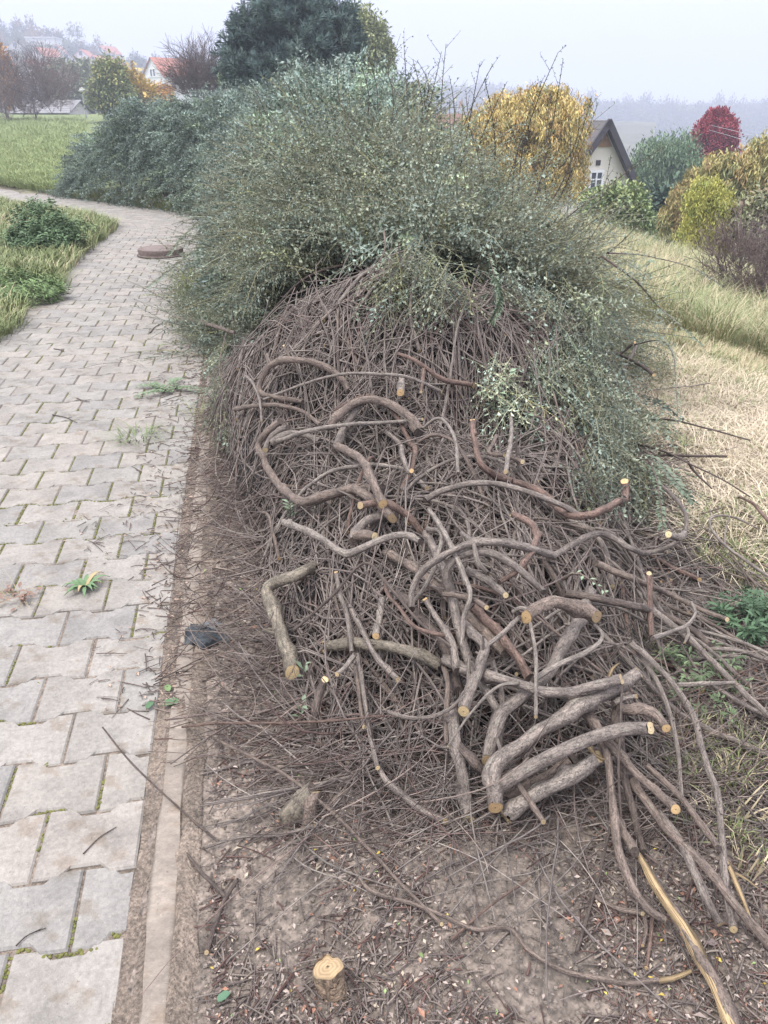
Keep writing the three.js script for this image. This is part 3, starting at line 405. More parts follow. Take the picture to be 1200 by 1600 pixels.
branch('reddish antler shaped branch with upturned orange cut end on the right', Rd, [[770, 742, 0.04], [840, 766, 0.07], [896, 806, 0.1], [930, 802, 0.13], [962, 786, 0.15], [978, 774, 0.16], [976, 752, 0.19]], 12, 13, { cut: '1', tilt: 0.5 });
branch('upright reddish stub with a torn top in the dark gap', Rd, [[738, 656, 0.15], [742, 690, 0.13], [752, 724, 0.1], [772, 742, 0.06], [800, 752, 0.04]], 9, 12, { cut: '0', tilt: 0.8 });
branch('hanging grey stick with pale cut foot beside the torn stub', Pl, [[799, 650, 0.1], [798, 690, 0.12], [790, 737, 0.13]], 6, 9);
branch('bent finger of brown wood with small pale cut in the dark gap', B, [[776, 680, 0.08], [770, 694, 0.09], [764, 708, 0.095], [788, 711, 0.11]], 7, 7);
branch('small pale cut peg facing the viewer right of the hanging stick', B, [[795, 712, 0.07], [816, 722, 0.1]], 8, 8);
branch('thick pale sawn peg poking out of the twigs near the top', Pl, [[628, 588, 0.05], [627, 602, 0.08], [625, 614, 0.1]], 12, 12, { tilt: 0.2 });
branch('gnarled reddish branch with a peeled tip over the upper middle', Rd, [[620, 552, 0.1], [645, 562, 0.1], [664, 574, 0.1], [690, 592, 0.09], [740, 602, 0.05]], 6, 9, { side: [[[[662, 574, 0.1], [661, 590, 0.1], [658, 612, 0.1]], 7, 5]] });
branch('thin grey bow sweeping across the upper middle twigs', Pl, [[410, 625, 0.08], [470, 602, 0.11], [520, 587, 0.13], [580, 584, 0.13], [640, 590, 0.12], [690, 612, 0.1]], 4, 6);
branch('long thin grey rod lying across under the broad arch', Pl, [[432, 690, 0.09], [480, 674, 0.11], [540, 664, 0.12], [600, 660, 0.11], [660, 655, 0.08]], 8, 5);
branch('pale loop of thin branch right of the broad arch', Pl, [[660, 670, 0.07], [680, 655, 0.1], [700, 664, 0.12], [712, 690, 0.12], [716, 740, 0.1]], 5, 6, { cut: '' });
branch('knotted thin branch dropping to a small round cut under the broad arch', G, [[600, 672, 0.05], [622, 690, 0.08], [630, 716, 0.09], [640, 738, 0.1], [643, 736, 0.11]], 8, 8);
branch('right hand grey horn, a hook over the dry straw', G, [[858, 872, 0.05], [940, 834, 0.06], [985, 856, 0.1], [1018, 863, 0.13], [1050, 852, 0.16], [1070, 830, 0.18], [1072, 806, 0.2], [1058, 782, 0.21], [1034, 760, 0.2]], 11, 6, { cut: '', side: [[[[1070, 833, 0.18], [1060, 840, 0.2], [1045, 835, 0.22]], 11, 11, { m: Pl }]] });
branch('reddish upright stake with splintered orange head on the right', Rd, [[1018, 996, 0.06], [1016, 950, 0.1], [1014, 896, 0.15]], 9, 10, { tilt: 0.9 });
branch('dark brown branch at the right edge running down to the grass', D, [[880, 926, 0.04], [930, 935, 0.09], [985, 946, 0.11], [1040, 962, 0.11], [1075, 980, 0.1], [1110, 1008, 0.08]], 13, 12, { cut: '' });
branch('brown branch above the dark one at the right edge', B, [[930, 880, 0.05], [990, 905, 0.09], [1050, 930, 0.1], [1095, 952, 0.09], [1136, 968, 0.08]], 11, 8);
branch('long straight grey pole slanting down the right margin', G, [[1000, 940, 0.08], [1058, 982, 0.12], [1110, 1030, 0.12], [1160, 1080, 0.1], [1225, 1142, 0.08]], 12, 9, { cut: '' });
branch('pale cross stick bridging two long poles at the right', Pl, [[1056, 1071, 0.1], [1100, 1068, 0.12], [1150, 1067, 0.11]], 9, 7);
branch('grey rod leaving the picture at the right beside the ground ivy', G, [[1100, 1014, 0.07], [1150, 1016, 0.08], [1190, 1028, 0.07], [1230, 1046, 0.05]], 8, 6, { cut: '0' });
branch('serpentine grey stem, the long right one that ends near the split log', G, [[984, 1004, 0.08], [1010, 1026, 0.1], [1048, 1064, 0.11], [1080, 1112, 0.11], [1094, 1160, 0.1], [1106, 1200, 0.09], [1121, 1240, 0.08], [1127, 1300, 0.07], [1132, 1380, 0.05], [1146, 1452, 0.03]], 10, 13, { stubs: 4 });
branch('thin grey stem left of the serpentine one', G, [[992, 1010, 0.07], [1028, 1068, 0.09], [1048, 1120, 0.09], [1061, 1190, 0.08], [1066, 1262, 0.05]], 8, 8, { cut: '' });
branch('thick brown pole with yellow chipped tip pointing down right', B, [[880, 1072, 0.06], [935, 1140, 0.09], [990, 1204, 0.09], [1030, 1240, 0.085], [1056, 1265, 0.085]], 13, 16, { tilt: 0.6 });
branch('long brown pole running off the lower right corner', B, [[985, 1216, 0.05], [1040, 1292, 0.06], [1090, 1342, 0.06], [1135, 1395, 0.05], [1172, 1442, 0.04], [1215, 1492, 0.03]], 15, 16, { cut: '' });
branch('brown pole curving down to a cut end left of the split log', B, [[920, 1108, 0.05], [945, 1170, 0.08], [956, 1240, 0.08], [962, 1300, 0.07], [972, 1346, 0.06], [988, 1388, 0.05], [1012, 1420, 0.04], [1041, 1440, 0.03]], 13, 14, { tilt: 0.25 });
branch('grey pole with cut end between the split log and the serpentine stem', G, [[1022, 1262, 0.05], [1058, 1306, 0.06], [1084, 1362, 0.05], [1106, 1408, 0.04], [1126, 1444, 0.025]], 13, 14);
branch('dark upright stem under the three big cut ends', D, [[962, 1080, 0.06], [968, 1150, 0.07], [974, 1210, 0.06], [990, 1270, 0.04], [1006, 1332, 0.02]], 16, 13, { cut: '' });
branch('curved brown branch with clean yellow cut, lowest of the right hand ends', B, [[968, 1108, 0.1], [1000, 1108, 0.125], [1024, 1118, 0.13], [1041, 1138, 0.13]], 14, 16, { tilt: 0.1 });
branch('short tan peg under the wavy branch with a tiny pale cut', Pl, [[958, 1100, 0.09], [975, 1092, 0.1], [994, 1088, 0.11]], 10, 9);
branch('brown stick with orange tip propped on the pale log', B, [[806, 1220, 0.08], [830, 1254, 0.07], [849, 1284, 0.05]], 10, 11, { tilt: 0.3 });
branch('smooth curved branch lying on the litter left of the upright log', G, [[588, 1194, 0.03], [606, 1222, 0.035], [638, 1250, 0.03], [670, 1272, 0.02], [696, 1283, 0.012]], 10, 13, { cut: '01' });
branch('long grey stem with a fork dropping to a pale nib', Pl, [[640, 950, 0.05], [668, 910, 0.1], [690, 840, 0.13], [668, 826, 0.1]], 8, 8, { cut: '' });
branch('straight grey stem crossing behind the twin hoops', Pl, [[670, 796, 0.07], [700, 842, 0.15], [722, 892, 0.17], [735, 930, 0.16], [724, 968, 0.12], [722, 1010, 0.08]], 9, 9, { cut: '' });
branch('grey stem with a small white cut hanging over the inner hoop', G, [[720, 832, 0.12], [740, 850, 0.19], [748, 880, 0.19], [762, 896, 0.16]], 8, 8, { cut: '' });
branch('pale weathered whip arching over the Y shaped branch', Pl, [[835, 1062, 0.13], [870, 1040, 0.14], [910, 1022, 0.15], [936, 1004, 0.15], [941, 990, 0.14], [928, 976, 0.12]], 11, 6, { cut: '' });
branch('thick brown stem in the bundle, left of the fork with rough butt', B, [[600, 862, 0.02], [648, 888, 0.04], [692, 925, 0.05], [742, 972, 0.05], [790, 1022, 0.04]], 15, 17, { cut: '' });
branch('thick grey stem in the bundle, topmost of the sheaf', G, [[664, 832, 0.06], [684, 870, 0.08], [700, 912, 0.085], [712, 960, 0.08], [724, 1010, 0.08], [740, 1052, 0.06]], 13, 17, { cut: '0' });
branch('thick brown stem in the bundle, right of the sheaf', Rd, [[738, 946, 0.06], [772, 980, 0.07], [802, 1018, 0.06], [828, 1062, 0.04]], 16, 15, { cut: '' });
branch('blunt grey stem rising in front of the sheaf', G, [[664, 936, 0.1], [684, 968, 0.1], [706, 1004, 0.09], [714, 1050, 0.06]], 9, 14, { cut: '0' });
branch('brown stem lying low beneath the sheaf', D, [[616, 920, 0.02], [660, 968, 0.03], [700, 1022, 0.03], [716, 1080, 0.02]], 16, 16, { cut: '' });
branch('slender grey stem with a pale nib right of the sheaf', B, [[690, 928, 0.1], [720, 932, 0.13], [746, 940, 0.14], [760, 949, 0.14]], 9, 9);
branch('log with a white sawn tip above the short arched branch', G, [[726, 890, 0.08], [758, 906, 0.1], [780, 922, 0.11], [790, 930, 0.115]], 13, 10);
branch('reddish slim rod curving along the middle left', Rd, [[601, 902, 0.08], [604, 924, 0.1], [624, 950, 0.11], [650, 980, 0.11], [690, 992, 0.1], [712, 990, 0.06]], 6, 7, { cut: '0' });
branch('grey stem standing up left of the sheaf with a pointed top', G, [[525, 894, 0.09], [532, 930, 0.09], [544, 968, 0.08], [550, 1020, 0.05]], 8, 9, { cut: '0' });
branch('grey stem slanting through the lower left twigs', G, [[544, 944, 0.06], [566, 984, 0.07], [590, 1030, 0.07], [622, 1062, 0.05]], 9, 10);
branch('peg with a torn yellow end leaning on the horizontal log', Pl, [[555, 1022, 0.08], [540, 1042, 0.08], [527, 1054, 0.075]], 9, 8, { cut: '1', tilt: 0.8 });
branch('low stump of root with an orange scar left of the leaning peg', D, [[492, 1140, 0.01], [494, 1105, 0.035], [502, 1075, 0.05], [508, 1062, 0.06]], 13, 12, { tilt: 0.9 });
branch('short stem with a yellow wedge cut above the horizontal log', Pl, [[598, 932, 0.05], [594, 960, 0.065], [588, 994, 0.07]], 10, 11, { tilt: 0.7 });
branch('thin stem bent like a gable over the lower left twigs', D, [[458, 986, 0.07], [520, 930, 0.1], [570, 880, 0.12], [612, 922, 0.12], [660, 976, 0.11], [706, 1012, 0.09]], 5, 6, { cut: '' });
branch('long stem swinging under the rough butt to the left', G, [[734, 1022, 0.1], [728, 1076, 0.09], [700, 1110, 0.08], [650, 1122, 0.07], [604, 1112, 0.06]], 6, 7, { cut: '' });
branch('upright pair stem ending in an orange nib above the bare soil', G, [[558, 1020, 0.05], [568, 1080, 0.05], [576, 1140, 0.045], [590, 1200, 0.04]], 7, 8);
branch('stem with an orange nib just left of the upright pair', B, [[556, 1040, 0.035], [562, 1090, 0.035], [569, 1136, 0.035]], 9, 8);
branch('grey limb descending from the sheaf towards the litter', B, [[690, 1030, 0.03], [700, 1070, 0.05], [697, 1120, 0.05], [698, 1164, 0.04]], 10, 9, { cut: '' });
branch('grey stem descending right of the rough butt', G, [[768, 1030, 0.08], [785, 1090, 0.06], [782, 1150, 0.05], [778, 1200, 0.03]], 11, 10, { cut: '' });
branch('vertical white weathered stick in front of the wavy branch', Pl, [[826, 960, 0.14], [836, 1010, 0.16], [838, 1060, 0.16], [837, 1120, 0.14]], 6, 7);
branch('thin bow of pale twig from the rough butt to the right', Pl, [[700, 1166, 0.1], [738, 1112, 0.14], [780, 1072, 0.15], [812, 1068, 0.14]], 4, 6, { cut: '0' });
branch('vertical dark whip before the big cut ends', D, [[972, 1070, 0.14], [969, 1140, 0.14], [967, 1220, 0.1], [975, 1330, 0.03]], 4, 5, { cut: '' });
branch('pale twisted snag lodged over the right hand grass', Pl, [[1020, 998, 0.12], [1046, 988, 0.14], [1072, 978, 0.14], [1086, 960, 0.15], [1080, 940, 0.15]], 9, 5, { side: [[[[1072, 978, 0.14], [1076, 990, 0.13], [1070, 1004, 0.12]], 6, 4]] });
// split and peeled pieces on the ground
branch('long split branch peeled to bright pale wood, in the lower right corner', B, [[962, 1276, 0.05], [974, 1300, 0.05], [992, 1332, 0.05]], 13, 15, { cut: '', stubs: 0, split: [[[[985, 1320, 0.055], [1008, 1354, 0.055], [1036, 1398, 0.05], [1068, 1448, 0.045], [1098, 1505, 0.035], [1126, 1560, 0.025], [1158, 1640, 0.015]], 11, 27]] });
branch('brown stem torn open to a pale tongue at the right edge', B, [[1008, 1194, 0.07], [1050, 1232, 0.08], [1090, 1280, 0.08], [1122, 1326, 0.08]], 9, 12, { cut: '', split: [[[[1120, 1322, 0.085], [1140, 1358, 0.08], [1160, 1404, 0.06], [1180, 1456, 0.04]], 11, 4], [[[1142, 1362, 0.05], [1166, 1374, 0.04], [1184, 1388, 0.03]], 8, 3]] });
branch('long thin branch lying on bare soil with a peeled yellow tip', B, [[552, 1358, 0.012], [580, 1392, 0.014], [640, 1410, 0.014], [700, 1434, 0.014], [740, 1452, 0.013], [797, 1452, 0.013], [822, 1482, 0.013], [870, 1512, 0.013], [930, 1528, 0.013], [985, 1536, 0.013], [1032, 1531, 0.013]], 7, 9, { cut: '', stubs: 3, split: [[[[1028, 1532, 0.014], [1052, 1528, 0.015], [1080, 1517, 0.016]], 9, 6]] });
branch('long thin rod slanting over the litter towards the bare soil', B, [[330, 1152, 0.03], [400, 1186, 0.035], [448, 1212, 0.035], [520, 1270, 0.03], [572, 1322, 0.025], [630, 1384, 0.02], [690, 1444, 0.012]], 5, 7);
branch('dark V shaped twig lying on the soil near the edging', D, [[288, 1330, 0.012], [318, 1366, 0.014], [352, 1402, 0.014]], 6, 7, { cut: '0', side: [[[[372, 1374, 0.012], [352, 1404, 0.014], [338, 1440, 0.012], [323, 1488, 0.01]], 6, 8, {}]] });
branch('grey twig curving along the soil below the root stump', G, [[318, 1326, 0.012], [366, 1310, 0.014], [440, 1304, 0.014], [492, 1290, 0.014]], 5, 7);
branch('red thin rod lying by the peeled branch on the soil', Rd, [[703, 1470, 0.01], [760, 1420, 0.014], [828, 1372, 0.014]], 5, 4);
branch('dark straight stick sloping down on the bare soil', D, [[900, 1490, 0.01], [918, 1430, 0.012], [936, 1370, 0.02], [954, 1290, 0.04]], 7, 5);
branch('short brown stem with a mossy joint near the split log', B, [[925, 1398, 0.01], [960, 1418, 0.014], [1004, 1428, 0.016]], 8, 9, { side: [[[[1006, 1430, 0.016], [1010, 1450, 0.012], [1004, 1478, 0.01]], 7, 6, {}], [[[1020, 1432, 0.014], [1016, 1470, 0.012], [1010, 1512, 0.01]], 7, 6, { m: Rd }]] });
branch('dark twig lying over the blocks and the edging', D, [[160, 1136, 0.055], [200, 1186, 0.055], [240, 1226, 0.03], [290, 1272, 0.012], [342, 1316, 0.012]], 3, 4, { cut: '', stubs: 3 });
branch('brown stick poking out over the path at the left of the heap', B, [[272, 497, 0.06], [300, 501, 0.09], [330, 508, 0.1], [366, 520, 0.08]], 7, 6, { cut: '0' });
branch('thin red twig running out over the edging from the heap', Rd, [[284, 1136, 0.02], [340, 1130, 0.04], [420, 1130, 0.05], [520, 1126, 0.06], [600, 1118, 0.06]], 5, 4, { cut: '' });
branch('bare black twig sticking out over the straw on the right', D, [[960, 720, 0.06], [1020, 712, 0.16], [1080, 712, 0.24], [1138, 713, 0.26]], 5, 4, { cut: '1' });
branch('long bare twig arching out over the green strip on the right', D, [[980, 660, 0.06], [1040, 655, 0.18], [1100, 668, 0.24], [1172, 688, 0.22]], 4, 2.5, { cut: '' });
branch('bare drooping twig forked over the straw on the right', D, [[985, 690, 0.08], [1040, 706, 0.2], [1085, 728, 0.24], [1130, 750, 0.22], [1172, 776, 0.2]], 5, 2, { cut: '', side: [[[[1075, 722, 0.24], [1088, 740, 0.2], [1112, 763, 0.16]], 4, 2.5, { open: 1 }]] });
branch('dark straight prong crossing another on the upper right', D, [[992, 535, 0.2], [965, 556, 0.12], [938, 578, 0.06]], 5, 6, { cut: '0' });
branch('grey prong crossing the dark one on the upper right', G, [[995, 540, 0.2], [976, 575, 0.14], [960, 600, 0.07]], 5, 6, { cut: '0' });
branch('dark curved rod emerging from leaves on the upper right', D, [[920, 552, 0.06], [965, 553, 0.12], [1000, 570, 0.2], [1022, 586, 0.22]], 6, 6);

// medium stems with sawn ends that nothing tells apart
{
  const R = RNG(9), mats = [G, G, B, Pl, Rd, Pl, B, G]; let n = 0;
  for (let i = 0; n < 290; i++) {
    const side = n > 255, s = side ? 1.15 + 1.1 * R() : 1.4 + 2.1 * Math.pow(R(), 0.8), t = R() * 2 - 1, x = side ? XC(s) + WC(s) + 0.05 + 0.5 * R() : XC(s) + t * WC(s) * (s < 1.9 ? 0.8 : 0.92) + (t > 0 ? 0.04 : 0), k = R(), r = 0.0036 + 0.006 * k * k, len = 0.35 + 0.6 * R();
    const pts = drape(x, s, side ? -0.6 + (R() - 0.5) * 0.9 : lie(x, s, R, 0.15), len, 7, (R() - 0.5) * (R() < 0.3 ? 9 : 4), side ? 0.01 + 0.03 * R() : 0.022 - 0.075 * R(), (R() < 0.4 ? 0.09 : 0.03) * R(), R); if (pts.some((p) => pathAQ(p.x, -p.z)[1] > -0.06)) continue;
    const base = pts[0].clone(), o = new THREE.Group(), mat = mats[i % 8]; o.name = numbered('sawn_branch'); o.position.copy(base); scene.add(o);
    const lb = limb(pts.map((p) => p.clone().sub(base)), r, r * 0.6, { rad: 7, step: 0.022, seed: 700 + i, eye: EYE.clone().sub(base), knots: 4, wander: 0.7 }); part('stem', lb.geo, mat, o); part('cut_face', face(lb.ends[0]), cutMats[i % 5], o);
    if (i % 2) { const q = lb.curve.getPoint(0.3 + 0.4 * R()), T = lb.curve.getTangent(0.5).add(V(R() - 0.5, 0.15, R() - 0.5).multiplyScalar(1.2)).normalize(); part('fork', limb([q, q.clone().addScaledVector(T, 0.07), q.clone().addScaledVector(T, 0.14).add(V(0.01, 0.015, 0))], r * 0.6, r * 0.35, { rad: 5, step: 0.03, seed: i }).geo, mat, o); }
    tag(o, 'slender sawn stem tangled among the others in the brushwood heap', 'branch', 'slender sawn stems in the heap'); n++;
  }
}

// ------------------------------------------------------------------ the living shrub, the hedge and leafy cuttings
const leafGreen = leafMat(1, 1, 1, 0.22, 0.5);
const shootLeaf = leafMat(0.12, 0.165, 0.1, 0.25, 0.5);
const stemMat = new THREE.MeshStandardMaterial({ color: L(0.9, 0.75, 0.65), roughness: 0.85 });
const SPR = Array.from({ length: 7 }, (_, i) => sprig(300 + i, 0.3 + 0.05 * (i % 3), 36 + 5 * (i % 4), 0.016 + 0.004 * (i % 4), 0.25 + 0.2 * (i % 4), 6));
const SPRL = Array.from({ length: 4 }, (_, i) => sprig(380 + i, 0.62, 40, 0.02, 0.35 + 0.25 * (i % 3), 5, 0.003));
const SPRF = Array.from({ length: 5 }, (_, i) => sprig(340 + i, 0.5, 44, 0.042, 0.5 + 0.2 * (i % 3), 7, 0.003));
const cotTone = (R, light = 1, warm = 0) => { const b = (0.6 + 0.9 * R() * R() + 0.25 * R()) * light, y = R() < 0.12 ? 1.25 : 1; return L((0.19 + 0.04 * warm) * b * y, 0.25 * b * y, (0.21 - 0.04 * warm) * b); };
{
  const shrub = thing('shrub', 'tall grey green small leaved shrub rising behind the brushwood heap', 'shrub', V(0, 0, -5.5)), off = V(0, 0, 5.5);
  const R = RNG(21), ALL = [...SPR, ...SPRL], lists = ALL.map(() => [[], []]);
  for (let i = 0; i < 15500; i++) {
    const s = 3.66 + Math.pow(R(), 1.1) * 4.15, t = R() * 2 - 1, x = XC(s) + t * WL(s) * 1.03, c = canopy(x, s), l = land(x, s); if (c - l < 0.05 && R() < 0.6) continue;
    if (x < -0.42 && s < 4.25) continue; if (s < 4.9 && c - l < (0.72 - 0.16 * (s - 3.4)) * HL(s) * (x < 0 ? 0.95 : 0.75)) continue;
    const front = smooth(4.7, 3.6, s), hole = noise(x * 2.3 + 11, s * 1.9 + 4); if (front > 0.1 && hole < 0.27 + 0.22 * front) continue;
    const deep = Math.pow(R(), 1.3) * (0.42 - 0.27 * front), y = Math.max(l + 0.05, c - deep); if (s < 4.6 && x > -0.62 && x < 0.5 && y < l + 0.84 - 0.26 * smooth(0.52, 0.72, noise(x * 3.1, 7))) continue;
    const e = 0.15, nx = -(canopy(x + e, s) - canopy(x - e, s)) / (2 * e), ns = -(canopy(x, s + e) - canopy(x, s - e)) / (2 * e), n = V(clamp(nx, -2, 2), 1, -clamp(ns, -2, 2)).normalize();
    const droop = R() < 0.5 + 0.3 * front, side = Math.abs(t) > 0.75;
    const d = n.clone().multiplyScalar(0.35 + 0.7 * R()).add(V((R() - 0.5) * 1.5 + (side ? Math.sign(t) * 0.5 : 0), front > 0.45 && noise(x * 3.1, 7) < 0.62 ? 0.25 + 0.3 * R() : droop ? -0.2 : 0.5 * R(), (R() - 0.3) * 1.2)).normalize();
    const k = R() < 0.26 && deep < 0.2 ? SPR.length + Math.floor(R() * SPRL.length) : Math.floor(R() * SPR.length), sc = 0.65 + 0.6 * R(), out = V(n.x, -0.4, n.z).add(V((R() - 0.5) * 0.8, 0, (R() - 0.5) * 0.8));
    lists[k][0].push(basis(d, out, V(x, y, -s).addScaledVector(d, -0.12 * sc).add(off), sc)); lists[k][1].push(cotTone(R, 0.85 + 0.4 * noise(x * 3, s * 3), R()));
  }
  lists.forEach((l, k) => inst('foliage', ALL[k], [stemMat, leafGreen], l[0], l[1], shrub));
  // woody stems inside
  const st = []; for (let i = 0; i < 46; i++) { const s = 4.6 + R() * 2.6, x = XC(s) + (R() * 2 - 1) * 0.5, a = R() * 6.28, r = 0.5 + 0.7 * R(), p0 = V(x, land(x, s), -s), p3 = V(x + Math.cos(a) * r, 0, -s + Math.sin(a) * r); p3.y = canopy(p3.x, -p3.z) * 0.92; st.push(limb([p0, p0.clone().lerp(p3, 0.3).add(V(0, 0.45, 0)), p0.clone().lerp(p3, 0.7).add(V(0, 0.35, 0)), p3].map((p) => p.add(off)), 0.014, 0.005, { rad: 6, step: 0.06, seed: i }).geo); }
  part('stem', merge(st), BARK.dark, shrub);
  // long upright shoots against the sky: foot pixel, tip pixel, distance
  const shoots = [[612, 190, 600, 100, 5.6], [640, 200, 631, 66, 5.4], [662, 200, 690, 80, 5.3], [690, 230, 697, 68, 5.5], [655, 230, 645, 92, 5.2], [708, 210, 702, 118, 5.6], [720, 260, 750, 98, 5.1], [742, 250, 792, 128, 5], [700, 300, 770, 100, 5.2], [772, 270, 757, 122, 5.2], [800, 320, 845, 130, 4.7], [810, 300, 872, 82, 4.8], [832, 330, 880, 92, 4.7], [855, 330, 862, 140, 4.9], [840, 350, 925, 150, 4.6], [870, 320, 935, 160, 4.7], [880, 370, 890, 190, 4.5], [780, 330, 830, 190, 4.6], [900, 390, 955, 240, 4.4], [862, 420, 985, 262, 4.2], [820, 400, 1035, 230, 4.1], [905, 420, 1010, 330, 4], [760, 380, 720, 160, 4.8], [720, 330, 668, 140, 5], [575, 180, 560, 92, 6], [540, 180, 530, 100, 6.2], [500, 190, 478, 92, 6.3], [590, 170, 572, 80, 6.2], [470, 200, 440, 118, 6.4], [420, 215, 392, 130, 6.6], [845, 300, 838, 170, 5], [878, 260, 905, 176, 5.1], [665, 160, 652, 95, 5.9], [735, 190, 728, 140, 5.8], [625, 150, 612, 85, 6.1], [675, 190, 672, 110, 5.7]];
  shoots.forEach(([fx, fy, tx, ty, dd], i) => {
    const p0 = at(fx, fy, dd), p1 = at(tx, ty, dd - 0.25 + 0.5 * R()), d = p1.clone().sub(p0), bow = V((R() - 0.5) * 0.1, 0, (R() - 0.5) * 0.1), m1 = p0.clone().addScaledVector(d, 0.35).add(bow), m2 = p0.clone().addScaledVector(d, 0.7).addScaledVector(bow, 0.8);
    const lb = limb([p0, m1, m2, p1].map((p) => p.add(off)), 0.0042, 0.0014, { rad: 4, step: 0.04, seed: i }), lv = [], sg = [lb.geo], n = Math.round(lb.len * 46);
    for (let k = 0; k < n; k++) { const t = (k + R()) / n, p = lb.curve.getPoint(t), T = lb.curve.getTangent(t), a = R() * 6.28, o = V(Math.cos(a), 0.2, Math.sin(a)); if (k % 4 === 0) { const l = 0.03 + 0.07 * R(), q = p.clone().addScaledVector(o, l).addScaledVector(T, l * 0.8); sg.push(limb([p, q], 0.0013, 0.0008, { rad: 3, step: 0.1, wob: 0 }).geo); for (let z = 0; z < 4; z++) lv.push(leafGeo(p.clone().lerp(q, (z + 1) / 4), V(R() - 0.5, R() - 0.3, R() - 0.5), V(R() - 0.5, 1, R() - 0.5), 0.015, 0.008)); } lv.push(leafGeo(p, o.addScaledVector(T, 0.6), V(R() - 0.5, 1, R() - 0.5), 0.012 + 0.009 * R(), 0.009)); }
    const s = part('shoot', merge(sg), BARK.dark, shrub); if (i) s.name = 'shoot_' + String(i).padStart(3, '0'); part('leaves', merge(lv), shootLeaf, s);
  });
}
// the hedge that follows the path round the bend
{
  const hedge = thing('hedge', 'dark blue green hedge of drooping small leaved twigs along the bend of the path', 'hedge', onPath(13, -1.2)), off = hedge.position.clone().negate();
  const R = RNG(33), lists = SPRF.map(() => [[], []]);
  const HH = table([[5.5, 1.0], [7, 1.42], [9, 1.5], [12, 1.62], [15, 1.7], [17.5, 1.5], [18.6, 0.9], [19.2, 0.2]]);
  for (let i = 0; i < 12000; i++) {
    const a = 5.6 + R() * 13.4, t = R() * 2 - 1, w = 1.05 + 0.25 * smooth(10, 14, a), bulge = 0.12 * Math.sin(a * 2.1) , q = -1.18 - 0.1 * smooth(10, 14, a) + t * w, h = HH(a) * Math.pow(1 - Math.pow(Math.abs(t), 2.8), 0.55) * (0.78 + 0.4 * noise(a * 1.7, q * 1.7)) ;
    const p = onPath(a, q), l = land(p.x, -p.z), u = Math.pow(R(), 1.5), pr = onPath(a, q + 0.1).sub(onPath(a, q - 0.1)).normalize();
    p.y = l + Math.max(0.04, h - u * 0.5) ; const o = pr.clone().multiplyScalar(t); 
    const d = V(o.x * 1.1 + (R() - 0.5), 0.75 - 1.0 * Math.abs(t) * R() - 0.3 * R(), o.z * 1.1 + (R() - 0.5)).normalize(), k = Math.floor(R() * SPRF.length), sc = 0.6 + 0.55 * R();
    lists[k][0].push(basis(d, V(o.x + (R() - 0.5) * 0.5, -0.6, o.z + (R() - 0.5) * 0.5), p.addScaledVector(d, -0.15).add(off), sc)); lists[k][1].push(cotTone(R, (0.5 + 0.95 * noise(a * 2.1, q * 3)), 0));
  }
  lists.forEach((l, k) => inst('foliage', SPRF[k], [stemMat, leafGreen], l[0], l[1], hedge));
  const st = []; for (let i = 0; i < 70; i++) { const a = 6 + R() * 12.4, p0 = onPath(a, -1.2 + (R() - 0.5) * 0.7); p0.y = land(p0.x, -p0.z); const p1 = onPath(a + (R() - 0.5) * 1.4, -1.2 + (R() - 0.5) * 1.8); p1.y = p0.y + HH(a) * 0.8; st.push(limb([p0, p0.clone().lerp(p1, 0.5).add(V(0, 0.25, 0)), p1].map((p) => p.add(off)), 0.016, 0.005, { rad: 5, step: 0.1, seed: i }).geo); }
  part('stem', merge(st), BARK.dark, hedge);
}
